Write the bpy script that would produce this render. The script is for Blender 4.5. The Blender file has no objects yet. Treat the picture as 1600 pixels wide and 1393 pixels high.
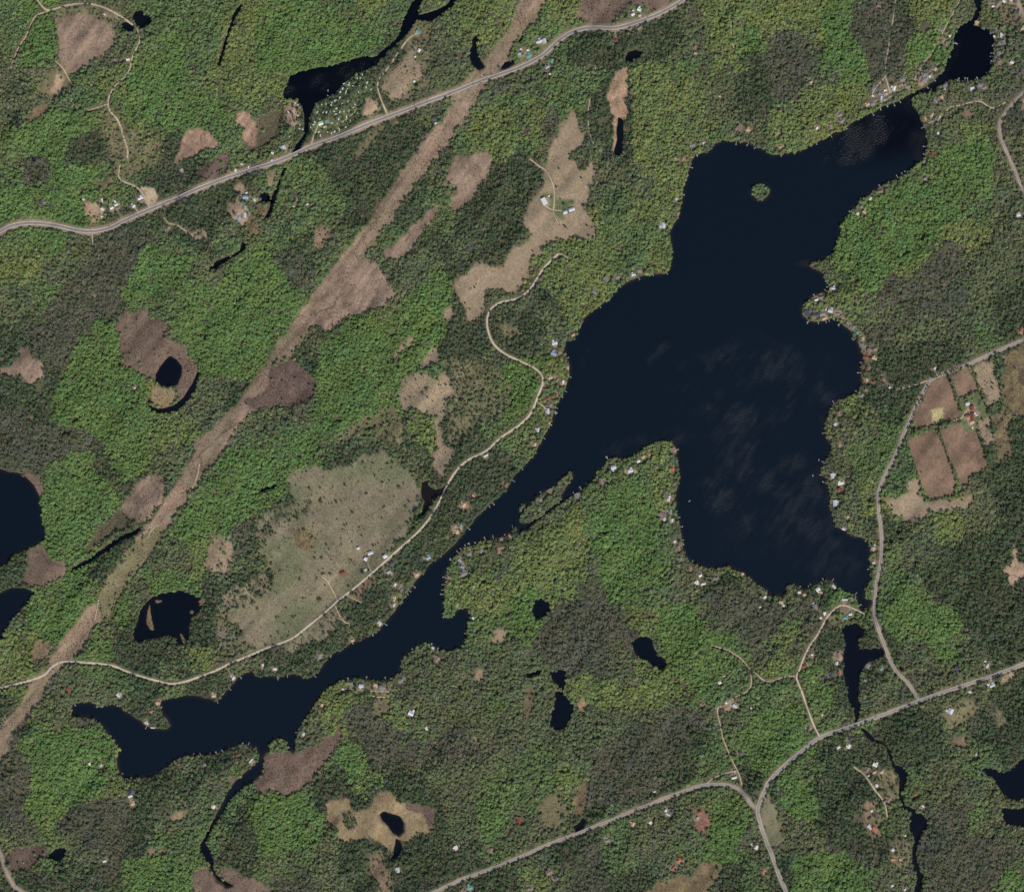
import bpy, math, random
import numpy as np
from mathutils import Vector

# ---------------------------------------------------------------- camera, sky, sun, exposure
S = 2.0                                   # metres per photograph pixel
PW, PH = 1600.0, 1393.0
SUN_AZ, SUN_EL = 150.0, 46.0              # compass bearing (north is up in the photograph) and height
scn = bpy.context.scene
col = scn.collection
cam_d = bpy.data.cameras.new('camera'); cam = bpy.data.objects.new('camera', cam_d); col.objects.link(cam)
ALT = 9000.0
cam.location = (0, 0, ALT); cam.rotation_euler = (0, 0, 0)
cam_d.sensor_width = 36.0; cam_d.lens = 36.0 * ALT / (PW * S)
cam_d.clip_start = 10.0; cam_d.clip_end = 80000.0
scn.camera = cam
world = bpy.data.worlds.new('World'); scn.world = world; world.use_nodes = True
wn = world.node_tree; wn.nodes.clear()
sky = wn.nodes.new('ShaderNodeTexSky'); sky.sky_type = 'NISHITA'; sky.sun_disc = False
sky.sun_elevation = math.radians(SUN_EL); sky.sun_rotation = math.radians(SUN_AZ)
bg = wn.nodes.new('ShaderNodeBackground'); bg.inputs['Strength'].default_value = 0.11
wo = wn.nodes.new('ShaderNodeOutputWorld')
wn.links.new(sky.outputs[0], bg.inputs[0]); wn.links.new(bg.outputs[0], wo.inputs[0])
sd = bpy.data.lights.new('sun', 'SUN'); sd.energy = 3.8; sd.angle = math.radians(0.5); sd.color = (1.0, 0.965, 0.915)
sun = bpy.data.objects.new('sun', sd); col.objects.link(sun)
a, e = math.radians(SUN_AZ), math.radians(SUN_EL)
sdir = Vector((math.sin(a) * math.cos(e), math.cos(a) * math.cos(e), math.sin(e)))
sun.location = sdir * 5000; sun.rotation_euler = (-sdir).to_track_quat('-Z', 'Y').to_euler()
scn.view_settings.view_transform = 'Standard'; scn.view_settings.look = 'None'
scn.view_settings.exposure = 0.0; scn.view_settings.gamma = 1.0; scn.view_settings.use_curve_mapping = False
scn.cycles.use_denoising = False
scn.cycles.sample_clamp_direct = 4.0; scn.cycles.sample_clamp_indirect = 2.0
scn.cycles.max_bounces = 5; scn.cycles.diffuse_bounces = 3; scn.cycles.glossy_bounces = 2
scn.cycles.transparent_max_bounces = 4
scn.cycles.caustics_reflective = False; scn.cycles.caustics_refractive = False
scn.cycles.pixel_filter_type = 'BLACKMAN_HARRIS'; scn.cycles.filter_width = 1.5

# ---------------------------------------------------------------- plan coordinates and rasters
# survey sheets: origin (photograph pixels) and scale of each sheet the outlines were read from
SHEET = {}
for i, c in enumerate('ABCD'):
    for j, y in enumerate((0, 350, 700, 1043)):
        SHEET[c + str(j + 1)] = (400 * i, y, 3.98)
SHEET.update(E=(1330, 60, 9.95), F=(1440, 0, 9.95), G=(1230, 440, 9.95), H=(690, 770, 9.95), I=(930, 680, 9.95),
             J=(1230, 870, 9.95), K=(1400, 560, 7.96), L=(520, 820, 9.95), M=(120, 270, 9.95), N=(340, 260, 9.95),
             O=(770, 40, 9.95), Q=(1330, 1160, 9.95), R=(830, 560, 13.93), S=(600, 100, 9.95), T=(430, 90, 8.889),
             U=(1260, 560, 6.96), Z=(0, 0, 1.0))
def sp(sh, x, y):
    ox, oy, k = SHEET[sh]
    return (ox + x / k, oy + y / k)
def P(txt):
    """'B2 10,20 30,40 C2 5,6' -> photograph pixel points"""
    out, sh = [], 'Z'
    for t in txt.split():
        if ',' in t:
            x, y = t.split(','); out.append(sp(sh, float(x), float(y)))
        else:
            sh = t
    return out
def wx(px): return (px - PW / 2) * S
def wy(py): return (PH / 2 - py) * S

PAD = 60
RW, RH = int(PW) + 2 * PAD, int(PH) + 2 * PAD
rng = np.random.default_rng(7)
random.seed(7)
def raster(pts):
    """even-odd fill of a polygon over the plan raster (1 photograph pixel)"""
    xsn = [p[0] for p in pts]; ysn = [p[1] for p in pts]
    c0 = max(0, int(min(xsn)) + PAD - 2); c1 = min(RW, int(max(xsn)) + PAD + 3); q0 = max(0, int(min(ysn)) + PAD - 2); q1 = min(RH, int(max(ysn)) + PAD + 3)
    out = np.zeros((RH, RW), bool)
    if c1 <= c0 or q1 <= q0: return out
    t = np.zeros((q1 - q0, c1 - c0 + 1), np.uint8)
    n = len(pts)
    for i in range(n):
        (x0, y0), (x1, y1) = pts[i], pts[(i + 1) % n]
        if y0 == y1: continue
        if y0 > y1: x0, y0, x1, y1 = x1, y1, x0, y0
        r0 = max(q0, int(math.ceil(y0 + PAD - 0.5))); r1 = min(q1 - 1, int(math.ceil(y1 + PAD - 0.5)) - 1)
        if r1 < r0: continue
        r = np.arange(r0, r1 + 1)
        xi = x0 + (r + 0.5 - PAD - y0) * (x1 - x0) / (y1 - y0) + PAD
        np.add.at(t, (r - q0, np.clip(np.ceil(xi - 0.5) - c0, 0, c1 - c0).astype(int)), 1)
    out[q0:q1, c0:c1] = (np.cumsum(t, 1, dtype=np.uint8)[:, :c1 - c0] & 1).astype(bool)
    return out
def window(m, margin=14):
    """slices round the true cells of a mask"""
    r = np.flatnonzero(m.any(1)); c = np.flatnonzero(m.any(0))
    if len(r) == 0: return None
    return (slice(max(0, r[0] - margin), min(RH, r[-1] + margin + 1)), slice(max(0, c[0] - margin), min(RW, c[-1] + margin + 1)))
def box(m, r):
    """box blur with radius r pixels"""
    m = m.astype(np.float32)
    for ax in (0, 1):
        pw = [(0, 0), (0, 0)]; pw[ax] = (r + 1, r)
        c = np.cumsum(np.pad(m, pw, mode='edge'), ax, dtype=np.float64)
        k = 2 * r + 1
        m = ((c[k:, :] - c[:-k, :]) if ax == 0 else (c[:, k:] - c[:, :-k])) / k
    return m.astype(np.float32)
def line_dist(lines, reach=14):
    d = np.full((RH, RW), 1e3, np.float32)
    for pts in lines:
        for (x0, y0), (x1, y1) in zip(pts[:-1], pts[1:]):
            c0 = max(0, int(min(x0, x1) + PAD - reach)); c1 = min(RW, int(max(x0, x1) + PAD + reach) + 1)
            r0 = max(0, int(min(y0, y1) + PAD - reach)); r1 = min(RH, int(max(y0, y1) + PAD + reach) + 1)
            if c1 <= c0 or r1 <= r0: continue
            X = np.arange(c0, c1)[None, :] + 0.5 - PAD; Y = np.arange(r0, r1)[:, None] + 0.5 - PAD
            dx, dy = x1 - x0, y1 - y0; L2 = dx * dx + dy * dy + 1e-9
            t = np.clip(((X - x0) * dx + (Y - y0) * dy) / L2, 0, 1)
            dd = np.hypot(X - x0 - t * dx, Y - y0 - t * dy)
            d[r0:r1, c0:c1] = np.minimum(d[r0:r1, c0:c1], dd)
    return d
def vnoise(scale, seed, shear=0.0):
    g = np.random.default_rng(seed)
    hh, ww = int(RH / scale) + 4, int((RW + abs(shear) * RH) / scale) + 4
    a = g.random((hh, ww), dtype=np.float32)
    if shear == 0:
        y = np.arange(RH, dtype=np.float32) / scale; x = np.arange(RW, dtype=np.float32) / scale
        yi, xi = y.astype(int), x.astype(int); fy, fx = y - yi, x - xi
        fy = (fy * fy * (3 - 2 * fy))[:, None]; fx = (fx * fx * (3 - 2 * fx))[None]
        rows = a[yi] * (1 - fy) + a[yi + 1] * fy
        return rows[:, xi] * (1 - fx) + rows[:, xi + 1] * fx
    Y, X = np.mgrid[0:RH, 0:RW].astype(np.float32)
    X = (X + shear * Y + (0 if shear >= 0 else -shear * RH)) / scale; Y = Y / scale
    xi, yi = X.astype(int), Y.astype(int); fx, fy = X - xi, Y - yi
    fx = fx * fx * (3 - 2 * fx); fy = fy * fy * (3 - 2 * fy)
    return (a[yi, xi] * (1 - fx) + a[yi, xi + 1] * fx) * (1 - fy) + (a[yi + 1, xi] * (1 - fx) + a[yi + 1, xi + 1] * fx) * fy
def fbm(scale, seed, octs=4, shear=0.0):
    s, amp, tot = 0, 1.0, 0.0
    for o in range(octs):
        if scale < 1.5: break
        s = s + amp * vnoise(scale, seed + o, shear); tot += amp; amp *= 0.55; scale /= 2.1
    return s / tot
def streaks(across, along, seed, octs=3):
    """noise drawn out along the grain of the land (south west to north east)"""
    Y, X = np.mgrid[0:RH, 0:RW].astype(np.float32)
    U0 = (X * .80 + Y * .60); V0 = (Y * .80 - X * .60) + .60 * RW
    s, amp, tot = 0, 1.0, 0
    for o in range(octs):
        g = np.random.default_rng(seed + o); a = g.random((int(2600 / along) + 4, int(2600 / across) + 4), dtype=np.float32)
        U, V = U0 / across, V0 / along
        xi, yi = U.astype(np.int32), V.astype(np.int32); fx, fy = U - xi, V - yi
        fx = fx * fx * (3 - 2 * fx); fy = fy * fy * (3 - 2 * fy)
        s = s + amp * ((a[yi, xi] * (1 - fx) + a[yi, xi + 1] * fx) * (1 - fy) + (a[yi + 1, xi] * (1 - fx) + a[yi + 1, xi + 1] * fx) * fy)
        tot += amp; amp *= .55; across /= 2.1; along /= 2.1
        if across < 1.5: break
    return s / tot
def bil(arr, px, py):
    x = np.clip(np.asarray(px) + PAD - 0.5, 0, RW - 1.001); y = np.clip(np.asarray(py) + PAD - 0.5, 0, RH - 1.001)
    xi, yi = x.astype(int), y.astype(int); fx, fy = x - xi, y - yi
    if arr.ndim == 3: fx, fy = fx[..., None], fy[..., None]
    return (arr[yi, xi] * (1 - fx) + arr[yi, xi + 1] * fx) * (1 - fy) + (arr[yi + 1, xi] * (1 - fx) + arr[yi + 1, xi + 1] * fx) * fy
def lin(c):
    c = np.asarray(c, float) / 255.0
    return np.where(c <= 0.04045, c / 12.92, ((c + 0.055) / 1.055) ** 2.4)
# ---------------------------------------------------------------- water outlines
LAKE = P('''D1 1275,0 1285,60 1270,110 1225,140 1170,175 1150,230 1155,270 1140,310 1110,370 1090,430 1060,470 1020,510 960,550 900,575 850,600 800,630 745,650 690,668 660,690 600,720 545,745 510,775 480,800 430,820 380,840 345,865 295,885 250,905 200,935 140,945 75,962 20,960 0,955
C1 1560,925 1510,900 1460,885 1400,875 1340,870 1290,875 1255,895 1235,925 1215,945 1170,950 1140,955 1115,990 1105,1040 1080,1110 1065,1160 1060,1215 1050,1270 1040,1340 1010,1393
C2 990,20 978,60 985,120 990,180 985,240 970,290 940,305 880,308 820,320 750,345 700,365 665,385 640,420 600,465 560,490 520,520 470,560 440,590 415,630 405,680 385,712 335,722 325,760 330,820 350,850 358,890 352,950 340,1000 310,1060 275,1120 258,1170 240,1230 215,1290 180,1350 160,1393
C3 155,5 120,60 60,120 10,160 0,205 B3 1585,200 1560,250 1510,295 1450,350 1380,415 1320,480 1290,530 1240,590 1190,640 1130,680 1080,715 1040,770 990,830 940,890 905,945 870,1000 820,1060 780,1110 740,1150 690,1165 650,1185 600,1205 540,1245 500,1262 460,1272 440,1305 410,1360 385,1393
B4 395,10 365,45 310,65 270,45 230,35 190,40 130,55 70,45 0,55 A4 1575,15 1520,30 1490,45 1460,85 1420,125 1385,165 1350,205 1310,195 1250,175 1180,165 1110,178 1050,185 1000,195 990,235 1005,275 1040,310 1058,350 1040,380 990,375 940,375 905,360 870,325 820,290 770,255 740,228 680,228 605,235 560,205 510,212 455,215 440,245 445,290 470,305 530,305 590,320 630,345 660,390 700,440 745,505 728,545 725,610 745,650 770,680 820,690 880,678 940,670 985,640 1040,605 1090,570 1160,548 1240,545 1310,535 1380,515 1430,490 1480,475 1540,475 1592,495
B4 0,500 15,540 5,575 A4 1580,600 1520,650 1470,690 1430,740 1400,790 1370,850 1340,910 1318,960 1295,1010 1305,1015 1335,970 1370,915 1420,845 1470,775 1540,725 1592,695
B4 0,690 40,660 50,600 45,560 60,530 88,515 88,480 120,445 150,432 185,450 190,490 198,515 240,530 245,470 250,420 275,370 300,320 340,260 380,200 420,150 460,115 510,85 560,70 610,65 680,70 740,75 800,75 850,55 890,30 905,0
B3 895,1370 905,1310 950,1270 1000,1225 1050,1205 1095,1220 1130,1250 1180,1258 1240,1255 1280,1240 1300,1200 1310,1150 1315,1090 1320,1050 1340,1015 1300,985 1250,1000 1220,1040 1190,1050 1160,1035 1165,990 1165,920 1170,850 1170,790 1190,740 1220,690 1270,640 1310,605 1360,590 1420,570 1480,555 1540,550
H 870,720 1000,660 1090,545 1170,525 1180,570 1150,620 1200,640 1280,600 1350,550 C3 120,475 180,430 225,395 255,385 300,350 330,320 380,290 430,255 480,215 510,190 520,160 560,110 590,75 620,60 660,65 710,68 745,50 780,25 820,5
C2 830,1378 880,1360 930,1345 980,1350 1010,1375 C3 1025,10 1015,50 1030,110 1038,170 1030,220 1010,290 1015,360 1030,430 1040,500 1055,560 1060,620 1075,660 1115,710 1180,735 1260,745 1340,740 1400,755 1450,780 1490,820 1540,855 1575,880 1592,900
D3 0,920 60,915 110,905 120,845 160,850 200,870 260,860 310,835 350,815 400,825 430,860 480,890 540,910 550,960 565,1000 580,1018 600,1000 640,975 640,930 595,930 600,880 620,840 645,800 630,740 630,680 635,620 620,575 570,550 510,540 470,505 430,490 410,450 390,410 375,350 385,290 375,240 350,205 380,190 330,165 325,130 345,95 370,50 390,10
D2 395,1385 375,1350 355,1300 350,1240 375,1180 400,1120 440,1085 500,1075 545,1050 580,1000 575,930 580,870 600,830 580,790 560,740 530,700 510,660 470,630 440,600 410,580 380,585 350,600 300,605 250,600 215,570 205,530 220,490 270,455 320,425 380,415 370,370 345,320 310,285 260,270 265,250 320,230 370,205 400,180 420,130 440,70 450,20
D1 460,1390 490,1345 540,1280 580,1240 640,1200 700,1155 760,1130 820,1090 880,1060 930,1020 970,980 980,920 990,870 975,800 945,740 920,680 890,635 900,600 960,580 1020,570 1060,530 1120,500 1180,490 1250,505 1310,495 1360,460 1390,410 1395,340 1405,260 1400,210 1360,175 1300,165 1270,160 1300,120 1325,70 1320,0 1325,-90 1270,-90''')
ISLANDS = [P('C3 380,170 355,150 330,175 290,210 240,250 190,270 160,310 110,340 70,390 45,440 60,465 110,455 170,420 225,385 290,330 310,280 340,230'),
           [(1188 + 13.5 * math.cos(t) + 1.5 * math.cos(3 * t), 300 + 12.5 * math.sin(t)) for t in np.linspace(0, 6.2, 22)],
           P('H 1290,150 1300,180 1250,250 1210,290 1190,270 1230,200'), P('C3 60,345 80,340 75,370 55,395')]
POND = {
 'campground_pond': ('pond beside the campground with its inlet stream', 'B1 175,610 165,570 195,510 215,460 270,440 350,425 440,415 520,390 600,365 680,345 740,350 790,310 840,265 880,220 900,160 920,100 945,50 975,0 975,-60 1040,-60 1040,0 1010,50 1000,90 1060,80 1130,55 1190,20 1200,0 1210,-60 1290,-60 1255,0 1210,40 1150,90 1100,130 1060,130 1000,120 975,160 930,220 880,270 830,320 780,370 745,415 730,400 700,430 640,455 590,480 545,510 510,560 470,600 420,610 370,640 345,690 330,760 325,820 300,870 265,930 225,945 250,890 290,850 300,780 295,710 280,660 255,620 215,620'),
 'stream1': ('narrow dark stream running south from the highway', 'B1 170,1025 192,1035 165,1090 142,1180 122,1230 100,1310 62,1372 46,1368 78,1290 98,1220 128,1150'),
 'stream2': ('short dark stream at the foot of a green wooded slope', 'A2 1490,90 1540,135 1500,172 1440,212 1390,245 1340,285 1295,293 1308,262 1350,222 1400,203 1450,188 1488,160 1500,120'),
 'square_pond': ('small square pond east of the blue roofed sheds', 'B1 20,1195 60,1190 85,1200 85,1245 55,1268 25,1255'),
 'corridor_pond': ('dark pond against the west edge of the corridor by the highway', 'B1 1330,290 1340,240 1380,210 1378,270 1382,330 1402,380 1428,415 1380,438 1340,405 1318,350'),
 'road_pond': ('small black pond beside the highway and corridor', 'B1 1505,432 1540,390 1592,372 C1 15,370 15,395 0,402 B1 1550,424'),
 'slit_pond': ('tiny slit of dark water on the corridor edge', 'C1 28,267 62,213 74,222 48,268'),
 'dark_pond': ('dark swamp pond beside the dirt track', 'A1 820,110 840,65 880,60 900,90 940,100 945,140 900,160 870,178 840,140'),
 'track_pond': ('small violet pond on the west side of the dirt track', 'A1 752,138 790,133 832,160 832,192 790,198 752,168'),
 'slit_stream': ('straight dark stream through the northern wood', 'A1 1505,15 1440,90 1425,150 1400,240 1370,330 1352,400 1375,425 1390,340 1414,260 1436,190 1458,120 1500,60'),
 'marsh_pool': ('long dark pool at the south end of the peach marsh', 'C1 658,725 692,740 692,850 687,930 682,968 635,972 630,940 650,860 648,790'),
 'swamp_pool': ('black swamp pool at the north end of the peach marsh', 'C1 695,375 720,320 760,305 810,330 785,362 740,385'),
 'oval_pond': ('oval pond set in a brown bog', 'A2 1055,815 1100,840 1130,880 1128,940 1102,990 1050,1017 1000,1007 963,972 963,930 998,880 1030,838'),
 'bog_crescent': ('dark crescent of water on the east rim of the brown bog', 'A2 915,1060 938,1128 1000,1148 1080,1128 1140,1078 1188,1000 1228,900 1244,915 1208,1040 1158,1112 1072,1170 980,1180 918,1128'),
 'west_lake': ('round bay of a lake cut by the left edge', 'A3 -240,100 0,130 60,140 120,155 170,190 210,235 240,290 245,340 265,400 260,450 285,510 285,560 230,595 170,625 130,645 90,650 40,720 0,740 -240,760'),
 'west_arm': ('lower arm of the lake cut by the left edge', 'A3 -240,930 0,900 60,865 130,860 190,875 212,890 190,930 150,985 90,1040 50,1100 10,1190 -40,1260 -240,1260'),
 'reed_pond': ('pond with brown reed islands below the pasture', 'A3 830,1190 820,1140 850,1080 870,1010 900,960 950,920 1010,895 1090,885 1150,885 1210,905 1260,935 1250,990 1200,1040 1170,1100 1178,1180 1145,1218 1110,1210 1080,1170 1000,1165 930,1185 870,1202'),
 'murky_pond': ('murky green pond at the east corner of the pasture', 'B3 1028,200 1060,193 1080,240 1110,255 1150,250 1182,222 1195,238 1150,292 1110,312 1080,352 1050,402 1008,432 1030,370 1045,330 1022,280'),
 'wood_swamp': ('dark swamp pool in the wood west of the forked pond', 'C3 130,940 180,928 230,960 240,1000 200,1040 150,1060 122,1020'),
 'boot_pond': ('boot shaped pond in the southern wood', 'C3 738,1212 770,1180 820,1163 870,1180 875,1230 900,1280 952,1310 962,1352 920,1372 870,1342 810,1312 760,1272'),
 'swamp_bit': ('small dark pool north west of the long wood pond', 'C4 82,30 130,18 185,8 185,36 130,52 88,52'),
 'neck_pond': ('dark neck of water above the long wood pond', 'C4 232,18 290,8 335,18 332,80 322,145 288,122 248,70'),
 'long_pond': ('long speckled pond in the southern wood', 'C4 265,145 320,150 345,190 380,215 385,260 350,330 320,382 270,387 240,360 233,300 258,220'),
 'mill_pond': ('long narrow pond south of the lake outlet', 'D3 480,1090 550,1085 600,1130 590,1170 560,1190 570,1240 640,1245 710,1235 728,1258 700,1300 640,1320 600,1340 585,1390 D4 575,20 565,120 560,190 575,240 562,300 552,335 540,335 530,270 500,210 485,120 465,20 D3 470,1370 465,1290 475,1200 455,1120'),
 'creek': ('winding creek with a round pool south of the highway', 'D4 575,362 620,398 660,438 720,458 755,510 775,570 785,598 850,620 872,660 852,720 828,780 852,840 910,878 950,898 992,940 992,990 952,1030 932,1080 912,1150 934,1220 962,1300 940,1393 950,1500 900,1500 905,1393 918,1300 893,1200 893,1100 908,1050 878,1000 873,930 886,900 838,872 806,800 816,740 811,680 776,622 752,572 732,502 708,468 648,453 608,424 572,380'),
 'east_pond': ('pond with a pointed west end cut by the right edge', 'D4 1322,625 1380,618 1460,645 1520,620 1560,580 1592,560 1830,520 1830,830 1592,812 1510,818 1470,790 1430,740 1400,690 1360,660'),
 'east_pond_b': ('lower dark pond cut by the right edge', 'D4 1445,862 1500,870 1540,872 1592,862 1830,850 1830,1000 1592,985 1490,977 1458,932'),
 'bog_pond': ('black pear shaped pond in the ochre bog', 'B4 768,900 800,888 860,908 900,923 922,960 917,1010 880,1048 850,1022 820,982 778,948'),
 'bog_outlet': ('dark outlet pool below the black pond', 'B4 865,1055 890,1070 902,1110 892,1160 850,1187 826,1192 855,1130'),
 'west_pool': ('dark pool at the end of the south west swamp', 'A4 298,1150 370,1108 408,1118 398,1172 350,1193 308,1182'),
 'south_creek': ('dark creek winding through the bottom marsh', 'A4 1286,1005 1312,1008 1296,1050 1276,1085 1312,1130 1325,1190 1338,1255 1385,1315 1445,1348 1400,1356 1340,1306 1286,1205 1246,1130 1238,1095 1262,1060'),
 'road_swamp': ('black swamp pool on the north side of the south road', 'C4 376,987 410,958 440,918 460,938 444,987 400,1013'),
 'ridge_creek': ('dark creek along the foot of the wooded ridge by the corridor', 'A3 425,775 440,742 560,672 650,606 740,548 868,488 884,500 760,572 662,640 572,700 470,752'),
 'slope_pool': ('thin dark pool below the western green slope', 'B3 3,272 60,233 132,222 134,240 70,257 18,284'),
}
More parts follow.
